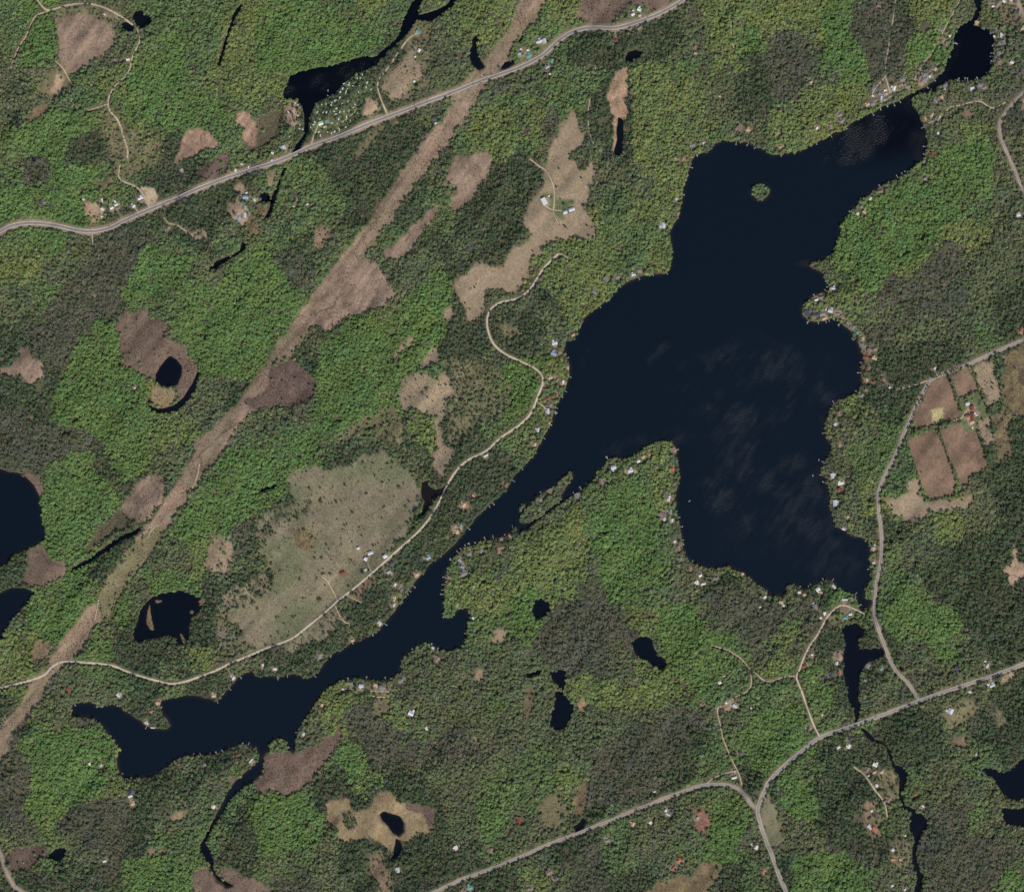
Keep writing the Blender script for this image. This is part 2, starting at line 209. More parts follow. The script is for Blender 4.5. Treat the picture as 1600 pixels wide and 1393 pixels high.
# ---------------------------------------------------------------- open ground: name, cover, outline, (tree density, shrub density), soft edge
OPEN = [
 ('corridor', 'corridor', 'C1 70,0 0,100 B1 1592,160 1540,230 1480,300 1430,380 1360,440 1310,500 1240,570 1205,640 1180,740 1110,810 1060,860 1010,940 960,1000 900,1080 860,1150 800,1240 750,1310 700,1393 B2 660,50 600,120 560,180 510,240 450,310 410,370 360,430 330,490 260,580 200,660 140,740 90,830 0,950 A2 1540,1040 1480,1110 1400,1190 1320,1280 1230,1350 1200,1393 A3 1230,20 1180,100 1120,190 1070,260 1020,330 980,400 930,470 880,520 850,590 790,650 740,730 700,800 650,880 600,960 530,1000 490,1080 420,1160 370,1230 320,1310 300,1370 A4 200,100 140,200 60,320 0,390 -240,640 -240,900 0,570 60,500 110,410 170,320 230,240 280,160 300,90 A3 420,1340 470,1290 540,1200 590,1110 640,1070 690,1000 740,920 800,830 860,760 930,670 990,580 1040,510 1100,400 1170,310 1240,210 1300,130 1400,0 A2 1480,1270 1560,1180 B2 0,1130 80,1010 80,900 130,840 210,830 260,740 330,670 370,610 400,600 660,215 700,160 760,70 810,0 B1 830,1393 890,1290 950,1210 1020,1110 1090,1010 1150,940 1210,870 1260,790 1310,710 1350,660 1400,600 1440,530 1480,490 1500,440 1560,390 1592,330 C1 0,300 60,210 130,150 190,60 220,0 300,-240 150,-240', 0, .30),
 ('clearing', 'scrub', 'A3 650,880 790,650 850,590 930,500 1000,500 1040,510 930,670 800,830 690,1000 640,1070 600,960', .03, .35),
 ('marsh', 'marsh', 'B2 330,490 410,370 510,240 660,215 740,235 775,280 800,350 860,400 870,460 800,500 690,550 590,570 520,610 440,670 400,620 370,590', 0, .22),
 ('marsh', 'darkmarsh', 'B2 80,1010 90,900 210,840 330,930 370,980 375,1030 340,1090 210,1145 100,1130 0,1150 A2 1510,1120 1540,1080 B2 0,1080', .02, .5),
 ('marsh', 'marsh', 'B1 1225,960 1320,980 1460,940 1480,1000 1440,1090 1390,1150 1340,1240 1240,1330 1180,1290 1250,1200 1240,1150 1180,1150 1120,1240 1150,1200 1190,1100 1215,1020', 0, .1),
 ('marsh', 'marsh', 'B1 1130,1250 1000,1393 B2 840,140 790,160 800,215 870,220 940,200 970,150 1030,60 1080,0 B1 1150,1290', 0, .05),
 ('marsh', 'olivemarsh', 'B1 0,740 100,700 165,670 150,750 150,850 60,900 0,950 A1 1540,930 1560,860', .02, .3),
 ('field', 'marsh', 'A1 350,120 480,85 600,100 690,160 720,250 660,340 580,390 500,430 430,490 380,400 370,300', 0, .12),
 ('field', 'scrub', 'A1 280,480 370,430 440,500 430,560 330,630 270,610', .05, .1),
 ('field', 'sandgrass', 'A1 360,440 415,490 370,560 310,610', 0, .02),
 ('field', 'ochre', 'A1 170,740 260,650 320,660 280,720 200,770', 0, .2),
 ('marsh', 'pinkmarsh', 'A1 1090,1040 1130,880 1180,810 1240,790 1310,840 1360,870 1350,920 1250,940 1200,970 1150,1000', 0, .1),
 ('marsh', 'darkmarsh', 'A1 1230,1060 1330,990 1430,940 1420,1060 1300,1120 1240,1110', .1, .2),
 ('clearing', 'scrub', 'A1 610,690 720,650 770,800 1000,850 980,1020 850,1080 690,1000 640,820', .3, .4),
 ('clearing', 'scrub', 'A1 590,1140 720,1100 730,1140 640,1170', .05, .1),
 ('sandpit', 'sand', 'A1 870,1160 960,1170 990,1220 950,1290 905,1265 890,1210', 0, 0),
 ('yard', 'sandgrass', 'A1 520,1260 600,1270 650,1335 570,1390 530,1330', .05, .05),
 ('clearing', 'scrub', 'A1 350,60 430,30 640,55 750,100 690,155 600,98 480,82 350,115', .12, .2),
 ('marsh', 'pinkmarsh', 'A1 1480,700 1560,690 1592,780 B1 10,800 0,900 A1 1540,920 1500,860 1520,800 1470,760', .03, .1),
 ('campground', 'lawn', 'B1 340,650 400,620 480,610 540,520 650,470 740,520 740,600 690,620 650,720 620,770 420,860 330,830', .46, .4),
 ('campground', 'sandgrass', 'B1 215,625 260,640 275,700 240,800 200,780 190,690', .25, .2),
 ('clearing', 'scrub', 'B1 780,500 900,420 970,220 1000,130 1090,130 1060,450 1100,520 1000,560 900,620 790,600', .25, .4),
 ('clearing', 'dry', 'B1 790,520 860,440 940,330 1010,300 1000,400 1060,480 980,520 900,620 800,600', .06, .15),
 ('yard', 'sandgrass', 'B1 690,620 760,640 750,700 660,740', .02, .05),
 ('marsh', 'redmarsh', 'C1 390,100 440,0 470,-240 990,-240 990,0 960,40 860,70 740,20 680,80 620,150 540,150 470,145', .01, .3),
 ('yard', 'lawn', 'C1 740,30 830,30 850,90 720,140 660,140', .12, .1),
 ('yard', 'lawn', 'O 620,180 860,160 880,300 760,400 600,440 340,520 330,400 480,340 600,300', .3, .2),
 ('marsh', 'peach', 'C1 590,580 640,450 720,420 720,540 700,640 725,680 700,760 695,940 628,960 633,800 622,700', 0, .12),
 ('field', 'dry', 'C1 380,685 460,890 350,985 400,1010 420,1070 490,1010 520,1080 480,1160 460,1300 510,1393 C2 520,100 330,90 200,130 190,190 110,250 100,330 50,400 0,440 B2 1530,400 1430,400 1420,560 1320,610 1290,500 1250,470 1245,360 1330,270 1440,250 1520,280 C2 0,170 100,110 110,40 70,0 C1 75,1380 90,1310 130,1250 180,1190 200,1170 200,1050 220,1000 240,920 270,860 310,760', 0, .03),
 ('lawn', 'lawn', 'C1 280,1240 390,1240 380,1290 330,1325 320,1380 270,1340 220,1310 175,1250 190,1210 270,1200', .02, .02),
 ('clearing', 'dry', 'B2 1170,540 1220,480 1235,540 1210,610 1160,580', 0, .05),
 ('clearing', 'dry', 'B2 920,740 960,700 1010,710 960,750 900,800 850,850 880,780', .02, .05),
 ('clearing', 'dry', 'B2 1070,790 1110,760 1140,800 1140,860 1080,870 1020,930 1030,880', .02, .1),
 ('clearing', 'scrub', 'B2 1150,870 1300,840 1450,880 1560,960 1592,1100 1450,1200 1240,1320 1190,1150', .5, .5),
 ('field', 'dry', 'B2 880,1060 920,950 1050,920 1100,960 1180,940 1260,1060 1200,1100 1170,1170 1130,1250 1200,1393 B3 1230,0 1190,100 1150,180 1100,100 1110,30 B2 1130,1393 1110,1200 1000,1150 920,1160', .02, .15),
 ('clearing', 'scrub', 'B2 1180,890 1320,870 1400,920 1500,1000 1470,1130 1320,1200 1260,1110', .35, .5),
 ('field', 'scrub', 'B2 490,1330 600,1250 700,1180 850,1130 930,1240 900,1370 780,1320 760,1270 650,1280 540,1370', .12, .5),
 ('pasture', 'pasture', 'B3 200,190 260,130 380,110 430,130 560,130 640,80 700,60 770,10 850,60 880,110 950,150 1010,230 1030,300 1020,380 960,440 940,540 880,590 820,680 740,750 660,820 580,890 490,980 400,1040 330,1100 240,1170 120,1220 0,1260 A3 1592,1260 1480,1100 1400,1080 1430,1000 1592,930 B3 0,950 70,930 110,870 110,780 80,730 50,560 130,500 200,490 230,440 330,400 350,330 230,310', .012, .16),
 ('pasture', 'pasture', 'B3 0,1290 240,1190 480,990 540,1060 470,1140 420,1180 250,1240 100,1260', .1, .25),
 ('pasture', 'pasture', 'A3 1340,960 1430,880 1592,800 B3 60,760 90,880 0,960 A3 1430,1010 1400,1090 1592,1260 1450,1290 1340,1180 1360,1060', .34, .4),
 ('pasture', 'pasture', 'B3 30,420 130,380 200,370 230,330 330,330 230,440 200,490 130,500 60,560 70,700 20,640 0,540', .2, .3),
 ('clearing', 'scrub', 'B2 1250,1200 1400,1150 1460,1160 1330,1290 1230,1380 1200,1393', .3, .3),
 ('clearing', 'scrub', 'B2 1500,560 1570,640 1592,660 C2 60,680 20,720 B2 1530,680', .15, .3),
 ('clearing', 'scrubbrown', 'B3 1280,340 1350,340 1340,380 1290,390', .1, .2),
 ('clearing', 'scrub', 'A1 690,1000 800,1000 850,1080 800,1130 740,1120', .25, .3),
 ('clearing', 'scrubbrown', 'D4 600,830 680,830 700,1040 640,1060 600,960', .2, .3),
 ('clearing', 'scrub', 'D4 740,1060 880,1080 880,1220 780,1230', .3, .3),
 ('clearing', 'scrub', 'D3 400,980 540,1010 450,1090 360,1060', .35, .2),
 ('clearing', 'sandgrass', 'D3 400,1280 460,1270 450,1340 400,1320', .1, .1),
 ('clearing', 'sandgrass', 'B3 1220,490 1260,470 1250,520 1230,540', .05, .1),
 ('clearing', 'scrubbrown', 'D1 1480,0 1592,0 1592,200 1500,120 1420,60', .35, .3),
 ('clearing', 'scrubbrown', 'C1 0,500 40,540 40,590 10,600', 0, .2),
 ('clearing', 'scrub', 'B4 520,110 840,120 850,170 600,150', .35, .2),
 ('clearing', 'scrubbrown', 'B3 580,920 700,790 760,800 720,870 650,930 600,980', .2, .4),
 ('marsh', 'brownbush', 'B3 225,510 300,490 360,540 380,620 330,650 260,620', 0, .5),
 ('field', 'dry', 'A3 1310,560 1440,550 1440,610 1450,700 1430,780 1330,770 1270,740 1300,640', .04, .2),
 ('marsh', 'marsh', 'A3 750,370 800,300 890,180 960,165 1020,190 1030,280 990,360 940,440 880,465 800,450', 0, .3),
 ('marsh', 'olivemarsh', 'A3 520,640 640,490 750,380 800,460 740,510 650,570 560,660', 0, .25),
 ('marsh', 'redmarsh', 'A3 180,640 270,590 310,690 420,710 410,800 330,830 200,860 90,850 160,800', 0, .1),
 ('clearing', 'scrubbrown', 'A3 190,1280 200,1180 300,1200 340,1230 300,1300 220,1330', .02, .4),
 ('marsh', 'redmarsh', 'A3 130,150 250,170 268,240 255,330 235,280 200,225', .02, .3),
 ('bog', 'redmarsh', 'A2 715,640 760,570 920,530 930,590 1040,620 1050,720 1160,770 1180,850 1250,860 1210,960 1190,1080 1120,1100 1100,1010 920,960 800,890 750,800 740,700', .01, .45),
 ('bog', 'ochre', 'A2 940,1010 1080,1030 1110,1070 1050,1140 960,1130', 0, .3),
 ('marsh', 'marsh', 'A2 0,900 60,900 110,850 130,770 180,760 200,830 280,870 260,950 210,1000 160,960 60,940 0,930', 0, .12),
 ('ploughed_field', 'plow', 'D2 1010,985 1100,945 1140,1010 1190,1160 1170,1220 1040,1250 880,1285 930,1170', 0, 0),
 ('ploughed_field', 'plow', 'D2 1130,950 1240,890 1310,1030 1200,1080 1170,1060', 0, 0),
 ('field', 'dry', 'D2 1275,880 1380,840 1450,1080 1360,1140 1330,1030', 0, .22),
 ('marsh', 'brownbush', 'D2 1470,820 1592,740 1830,640 1830,1200 1592,1180 1500,1160 1450,1020', .01, .45),
 ('plot', 'yellowplot', 'D2 1010,1150 1085,1140 1090,1230 1020,1240', 0, .2),
 ('lawn', 'lawn', 'D2 1180,1100 1320,1050 1370,1190 1300,1220 1290,1290 1210,1290 1190,1220', .01, .01),
 ('ploughed_field', 'plow', 'D2 865,1330 1040,1280 1090,1393 D3 1100,20 1170,220 1150,290 980,320 930,180 880,20', 0, 0),
 ('ploughed_field', 'plow', 'D2 1060,1280 1200,1230 1215,1290 1300,1290 1330,1393 D3 1350,60 1355,120 1250,180 1240,220 1200,235 1110,30', 0, 0),
 ('field', 'dry', 'D2 1300,1220 1370,1200 1410,1370 1340,1393', 0, .2),
 ('marsh', 'brownbush', 'D2 1400,1190 1470,1150 1510,1170 1490,1300 1500,1393 D3 1520,60 1450,100 D2 1400,1300', .04, .5),
 ('field', 'dry', 'D3 905,165 970,330 1270,300 1265,360 980,400 920,455 890,460 800,420 720,330 810,310', 0, .04),
 ('clearing', 'sandgrass', 'D3 1510,620 1550,610 1555,660 1540,700 1620,730 1620,770 1560,830 1510,840 1480,770 1440,750 1520,720', 0, .08),
 ('sandpit', 'sandgrass', 'D1 1640,560 1570,640 1592,690 1640,700', 0, .05),
 ('clearing', 'scrubbrown', 'D1 1200,680 1270,690 1270,730 1230,760', .1, .2),
 ('pasture', 'pasture', 'D4 0,760 20,820 60,930 95,1010 85,1080 20,1120 0,1080 C4 1592,1060 1555,960 1545,860 1592,770', 0, .04),
 ('clearing', 'scrub', 'D4 1100,250 1250,200 1300,260 1220,330 1130,390 1100,310', .12, .3),
 ('clearing', 'scrubbrown', 'D4 1150,450 1220,420 1240,480 1160,500', 0, .1),
 ('clearing', 'scrub', 'D4 1400,330 1440,260 1500,350 1490,380', .02, .1),
 ('clearing', 'dry', 'D4 1440,60 1530,20 1540,60 1450,90', .03, .1),
 ('clearing', 'dry', 'D4 1440,120 1465,200 1540,190 1592,150 1592,170 1470,215 1430,140', .05, .1),
 ('clearing', 'scrub', 'D4 690,640 800,640 830,800 760,830 700,740', .2, .3),
 ('marsh', 'redmarsh', 'B4 50,520 90,530 140,520 250,530 380,480 480,400 540,350 530,430 500,490 450,560 390,640 320,730 220,795 100,760 0,770 0,700 60,650', 0, .35),
 ('bog', 'ochre', 'B4 440,840 570,815 600,890 710,880 720,810 780,760 850,760 880,830 1000,855 1130,870 1090,1000 1010,1030 940,1090 880,1100 830,1160 800,1090 720,1050 600,1060 540,1080 500,1040 520,1000 440,950', 0, .1),
 ('marsh', 'darkmarsh', 'B4 900,840 1000,855 1130,870 1100,980 1060,960 1040,900 940,880', .01, .5),
 ('marsh', 'scrubbrown', 'B4 700,1200 780,1150 820,1200 840,1393 840,1500 750,1500 750,1393 770,1320 700,1290', .06, .3),
 ('clearing', 'scrub', 'B4 730,200 850,180 850,250 770,320', .03, .15),
 ('clearing', 'dry', 'B4 1350,60 1400,0 1415,40 1380,100', 0, .1),
 ('clearing', 'dry', 'B3 1450,1180 1490,1120 1560,1120 1550,1220 1500,1230', .02, .2),
 ('clearing', 'ochre', 'A4 1055,920 1100,890 1160,880 1160,930 1110,955 1060,960', 0, .05),
 ('clearing', 'scrubbrown', 'A4 900,1120 960,1130 1080,1130 1070,1150 940,1168', .03, .1),
 ('marsh', 'darkmarsh', 'A4 60,1140 160,1105 280,1100 300,1160 180,1230 80,1280 50,1200', .02, .6),
 ('marsh', 'redmarsh', 'A4 1195,1290 1250,1230 1320,1260 1380,1320 1500,1290 1592,1310 B4 0,1320 110,1393 130,1500 A4 1220,1500 1220,1393', 0, .12),
 ('marsh', 'redmarsh', 'A4 1350,1230 1440,1250 1592,1320 1480,1345 1400,1320', 0, .12),
 ('marsh', 'redmarsh', 'A4 1420,690 1490,680 1450,750', 0, .2),
 ('clearing', 'scrub', 'C4 180,850 230,800 290,780 335,880 300,990 200,990', .04, .3),
 ('marsh', 'brownbush', 'C4 380,960 390,800 440,700 485,710 480,800 440,900', .02, .4),
 ('clearing', 'ochre', 'C4 410,190 440,180 480,230 440,290 415,270', 0, .2),
 ('clearing', 'brownbush', 'C4 70,240 110,100 140,110 130,260 90,330', 0, .3),
 ('yard', 'pinksoil', 'C4 1130,880 1200,870 1230,960 1200,1030 1130,1000', 0, .15),
 ('marsh', 'brownbush', 'C4 820,1393 900,1340 1040,1290 1110,1290 1200,1210 1320,1210 1240,1340 1210,1500 800,1500', .02, .25),
 ('yard', 'sandgrass', 'H 860,950 900,840 1000,810 1060,640 1100,650 1080,760 960,880 900,970', 0, 0),
 ('yard', 'sand', 'I 450,560 480,520 580,560 600,510 660,570 640,600 480,595', 0, 0),
 ('yard', 'sandgrass', 'N 200,690 290,570 360,380 200,370 330,250 400,260 420,380 380,560 480,700 540,760 440,860 400,980 340,860 240,820', .05, .08),
 ('marsh', 'brownbush', 'N 640,600 800,600 760,800 700,830 620,700', .05, .4),
 ('marsh', 'brownbush', 'N 480,740 700,880 650,1050 470,1190 380,1110 460,1000', .08, .4),
 ('clearing', 'ochre', 'N 780,100 860,60 930,120 900,300 830,340 780,240', .03, .1),
 ('clearing', 'scrub', 'J 820,750 1100,860 1000,960 860,1040 740,960', .25, .2),
 ('yard', 'sandgrass', 'A2 1190,60 1250,40 1290,30 1290,70 1240,95', 0, 0),
 ('clearing', 'scrubbrown', 'B2 360,50 470,20 480,80 420,140 400,220', .15, .3),
 ('lawn', 'lawn', 'F 1220,990 1290,930 1370,970 1370,1000 1240,1005', 0, 0),
 ('clearing', 'scrub', 'E 430,680 530,640 590,780 560,900 450,860', .03, .05),
 ('clearing', 'scrub', 'O 330,400 560,330 560,480 340,520', .12, .1),
 ('clearing', 'sandgrass', 'C4 1320,200 1390,180 1420,230 1370,250 1320,260', .03, .03),
 ('clearing', 'scrub', 'B1 600,960 690,880 740,800 800,790 760,850 660,960 610,1000', .06, .2),
 ('beach', 'sandgrass', 'U 270,910 370,900 390,960 280,985', 0, .05),
]
# ---------------------------------------------------------------- roads and tracks: (kind, width px, label, line)
ROADS = [
 ('highway', 6.0, 'two lane highway crossing the north with pale gravel shoulders', 'A2 -260,200 -100,110 0,55 60,20 130,2 200,-5 290,0 380,15 470,40 560,50 640,40 720,10 A1 750,1382 860,1335 960,1290 1100,1235 1250,1170 1400,1110 1592,1045 B1 100,1020 200,980 300,930 400,890 500,860 620,810 760,750 880,705 1000,660 1120,615 1240,570 1380,510 1500,470 1592,438 C1 70,410 140,375 200,340 250,290 310,235 380,195 470,172 560,175 640,180 720,160 800,135 880,105 960,65 1030,25 1070,-5 1250,-150'),
 ('road', 4.2, 'grey road running down the east side of the lake', 'D2 1830,610 1592,715 1500,755 1400,800 1300,845 1200,890 1100,925 1010,965 985,1000 960,1050 920,1130 880,1220 840,1310 805,1393 D3 770,80 730,150 700,220 680,280 680,350 690,430 700,500 705,570 703,640 695,720 680,800 668,860 665,930 655,1000 665,1070 690,1140 720,1220 750,1300 790,1380 D4 830,55 880,105 915,165 940,200'),
 ('road', 5.4, 'pale grey highway across the south east', 'D4 1830,-110 1592,-30 1500,5 1380,50 1200,110 1050,160 940,200 850,240 700,295 560,345 420,395 320,430 250,480 150,560 50,650 0,700 C4 1565,765 1540,820 1522,870 1525,900 1540,970 1560,1020 1580,1080 D4 0,1110 30,1180 60,1270 100,1360 150,1500'),
 ('road', 4.2, 'grey road curving west along the southern woods', 'C4 1522,870 1480,840 1450,790 1410,750 1350,725 1250,718 1170,728 1090,755 1000,790 900,825 800,865 700,905 600,950 500,985 400,1030 300,1065 200,1105 100,1150 0,1190 B4 1500,1230 1400,1270 1280,1310 1150,1370 1100,1393 900,1470'),
 ('gravel_road', 3.0, 'pale gravel road winding along the lake west shore', 'A4 -240,180 0,125 100,100 200,75 270,50 A3 300,1390 320,1360 380,1325 450,1322 540,1330 640,1338 720,1355 A4 760,10 840,40 930,65 1010,88 1080,100 1160,82 1250,50 1360,8 A3 1430,1335 1510,1305 B3 0,1270 80,1235 160,1210 240,1175 320,1110 400,1045 470,985 510,945 580,895 660,830 740,760 830,680 880,635 950,575 1010,520 1070,450 1110,390 1150,310 1190,230 1230,160 1280,100 1340,60 1390,40 1450,5 B2 1470,1375 1530,1320 1592,1282 C2 60,1240 110,1190 140,1130 165,1060 190,1000 195,950 150,900 90,870 0,830 B2 1570,820 1500,775 1460,720 1440,650 1435,600 1450,540 1490,500 1540,480 1592,475 C2 60,450 110,410 150,350 190,280 240,230 290,185'),
 ('dirt_track', 2.0, 'short dirt spur at the end of the gravel road', 'C2 290,185 320,195 350,215'),
 ('dirt_track', 2.4, 'short drive from the gravel road to a lakeside lodge', 'C2 150,1105 190,1130 230,1165'),
 ('dirt_track', 2.6, 'sandy track winding south through the north western wood', 'A1 200,-80 235,0 260,40 300,75 380,45 460,28 560,25 640,45 720,85 790,130 845,170 870,210 875,270 840,330 820,390 815,440 780,490 720,540 690,590 675,650 690,700 740,750 760,810 780,880 800,940 795,985'),
 ('dirt_track', 2.2, 'sandy track joining the pit to the highway', 'A1 750,1030 735,1100 760,1130 840,1155 890,1200 925,1280 930,1300'),
 ('dirt_track', 1.8, 'dirt track along the western edge of the brown field', 'A1 300,75 230,95 200,140 170,220 120,290 90,360 70,430'),
 ('dirt_track', 1.5, 'pale path between two fields in the north west', 'A1 350,385 400,430 430,500 455,525'),
 ('dirt_track', 1.2, 'thin path south of the pale path', 'A1 440,540 435,620 500,700'),
 ('dirt_track', 1.6, 'dirt spur west of the sandy track', 'A1 670,655 600,680 540,695'),
 ('dirt_track', 2.4, 'sandy lane leading north past the campground', 'B1 820,720 790,650 760,570 755,510 800,450 860,370 910,290 960,230 1010,205'),
 ('dirt_track', 1.6, 'campground entrance lane', 'B1 345,915 350,870 380,800 400,740'),
 ('dirt_track', 1.2, 'campground loop lane', 'T 840,940 880,910 960,890 1040,820 1110,770 1130,700'),
 ('dirt_track', 1.9, 'farm lane running to the white barn', 'C1 110,990 160,1030 210,1060 240,1110 265,1180 262,1290 255,1310'),
 ('dirt_track', 1.5, 'farm drive joining the barn and the long silver building', 'C1 200,1275 230,1300 255,1308 290,1312 320,1312'),
 ('dirt_track', 1.1, 'faint path south of the farmyard', 'C1 255,1315 270,1360 290,1393'),
 ('dirt_track', 1.2, 'thin pale trail through the dark wood east of the farm field', 'C1 520,420 500,500 490,600 480,640 470,720 480,830 520,930'),
 ('dirt_track', 1.3, 'pale woodland trail north of the lake', 'C1 1360,90 1360,180 1365,260 1400,350 1400,400 1385,480'),
 ('dirt_track', 1.2, 'straight trail beside the dark bare wood', 'D1 790,-40 790,30 770,150 750,280 730,400 725,460'),
 ('dirt_track', 1.3, 'tan trail through the green wood west of the lagoon', 'D1 1195,-30 1190,5 1150,80 1090,190 1050,290 1000,360 950,400'),
 ('road', 3.4, 'grey road bending along the right edge', 'D1 1830,420 1592,570 1540,620 1480,690 1440,750 1430,810 1450,890 1490,970 1530,1060 1570,1160 1600,1225 1640,1330 1830,1700'),
 ('dirt_track', 2.0, 'sandy lane joining the village to the eastern road', 'D1 1130,670 1200,655 1260,640 1320,632 1360,660 1390,680 1440,660 1490,628'),
 ('road', 3.0, 'short piece of village street in the top right corner', 'D1 1535,-40 1545,0 1570,60 1592,110 1630,200'),
 ('gravel_road', 2.3, 'gravel lane linking the lake outlet to the highway', 'D3 600,1032 580,1020 540,1000 480,975 440,975 370,1035 310,1150 250,1230 210,1320 190,1380 D4 172,50 180,80 210,150 240,240 265,310 290,370 320,425'),
 ('dirt_track', 1.6, 'dirt lane running west from the gravel lane', 'D4 165,50 110,50 50,70 0,85 C4 1560,75 1500,20 C3 1490,1385 1430,1310 1350,1255 1240,1225'),
 ('dirt_track', 1.6, 'dirt lane past the woodland sheds', 'C4 1480,0 1490,100 1460,150 1370,185 1330,240 1275,240 1280,300 1300,370 1310,440 1350,530 1380,600 1410,650 1432,740'),
 ('dirt_track', 1.6, 'drive on the north side of the curving road', 'C4 1200,722 1220,710 1250,680 1320,655 1380,640'),
 ('dirt_track', 2.2, 'dirt lane through the creek side cottages', 'D4 535,615 600,660 650,740 700,800 730,850 740,930'),
 ('dirt_track', 1.8, 'pale drive to the red farm', 'D2 1150,1222 1200,1210 1215,1180 1235,1150 1260,1155'),
 ('dirt_track', 1.8, 'sandy lane from the eastern road to the shore cottages', 'D2 800,1030 860,1015 920,1000 990,972'),
 ('dirt_track', 1.8, 'drive south of the south eastern highway', 'D4 1375,55 1385,80 1388,105'),
 ('road', 3.4, 'grey road in the bottom left corner', 'A4 -60,1000 0,1130 40,1250 90,1350 150,1393 250,1450'),
 ('dirt_track', 1.6, 'pasture drive', 'B3 410,800 440,815 470,870 505,940'),
 ('dirt_track', 1.6, 'short lane across the road from the pasture drive', 'B3 495,980 520,1040 560,1085 580,1085'),
 ('dirt_track', 1.2, 'thin spur south of the gravel road', 'B3 570,910 610,935 660,960'),
 ('dirt_track', 1.2, 'farmyard path down to the gravel road', 'B3 695,710 705,740 720,765'),
 ('dirt_track', 1.4, 'drive to the sandy yard south of the highway', 'A2 1020,-40 1050,0 1100,5 1150,40 1200,70'),
 ('dirt_track', 1.4, 'stub lane south of the highway bend', 'A2 575,50 580,130'),
 ('dirt_track', 1.6, 'village lane along the north shore', 'E 530,590 460,680 380,760 320,870'),
 ('dirt_track', 1.6, 'village drive down to the shore', 'E 530,620 560,720 600,860'),
 ('dirt_track', 2.2, 'village drive to the grey roofed lodge', 'E 1040,430 1080,520 1120,590'),
 ('dirt_track', 1.6, 'drive to the silver roofed house by the highway', 'M 905,525 940,590 975,640'),
 ('dirt_track', 1.4, 'second drive by the sand pit', 'M 1165,440 1160,500 1130,560'),
 ('dirt_track', 1.2, 'cottage lane on the south shore', 'B4 530,130 620,132 700,140 780,145 840,150'),
 ('dirt_track', 1.2, 'sandy shore lane behind the south cottages', 'B4 700,170 780,182 860,180'),
 ('dirt_track', 1.6, 'track along the corridor crossing', 'A3 1245,95 1225,200 1190,260'),
 ('dirt_track', 1.2, 'trail along the middle of the corridor', 'A3 1010,470 950,495 920,560'),
 ('dirt_track', 1.4, 'trail at the south end of the corridor', 'A3 615,940 605,1000 588,1080'),
]
# ---------------------------------------------------------------- what the woods are made of, one letter per 50 x 50 pixels
WOODS = '''
gGoogggyGGgygoyygyoodoyyyyGbdyoo
gGoogGgygGGgdooyggdddoyGboGbbGoo
oogyGGgyyydddooooggdygodboGbyoob
ooggyGGgoddddoggygddyyodoyyoooob
gGdoydggodddddgygoodyygogyyoooyo
gbGggdddggdododdboooyyooooyogGGo
GGGddddooggddgddddogyyooooGGGGgo
gGobbgdggdoggdodoyyggyooooGGGyyo
yoobGGogGbgoooddyyggyooooogGyboo
ogbbggoGGgoooGdoodyooooooyyobbod
dbbGooGGgodGGGdddoyooooooooboogd
ddGGgoGGodGGggdoGyooooooooodddoo
ddGGyoodooGGGoooGgooooooooyddooo
bboGGyoogGgodydggyooyooooooggood
bgGdGooGGGddodddgoogyooooogggodd
dGGgdogGGddoooddoogGyooooooyggod
dGGodgGbddooodydoygGgoooooodoyod
doGdgoyogoooddgoyyoGgoooooygoddd
dyGgoGdddoodooyyGybGgodoodGggbdd
oyGodddooodoogggGbbbyGobgbddGgbd
yogGddyobdddooooobbooGGoyoddoGod
yoogdgdddoydooogooyyyGgggGdobood
dgboddooooybyoooooooobogGgoGdodd
bGGyooddgogdgbbogogbbdgGGddddogd
bGGyddogoodydooggybbdggdggddgooo
bybbdogdGGddddoGoodgooyooGdgobgo
ogobdggdggoddddgodbgogGooobdobbo
ddddGGodobodddddyobddodgdGGoobbG
'''.split()

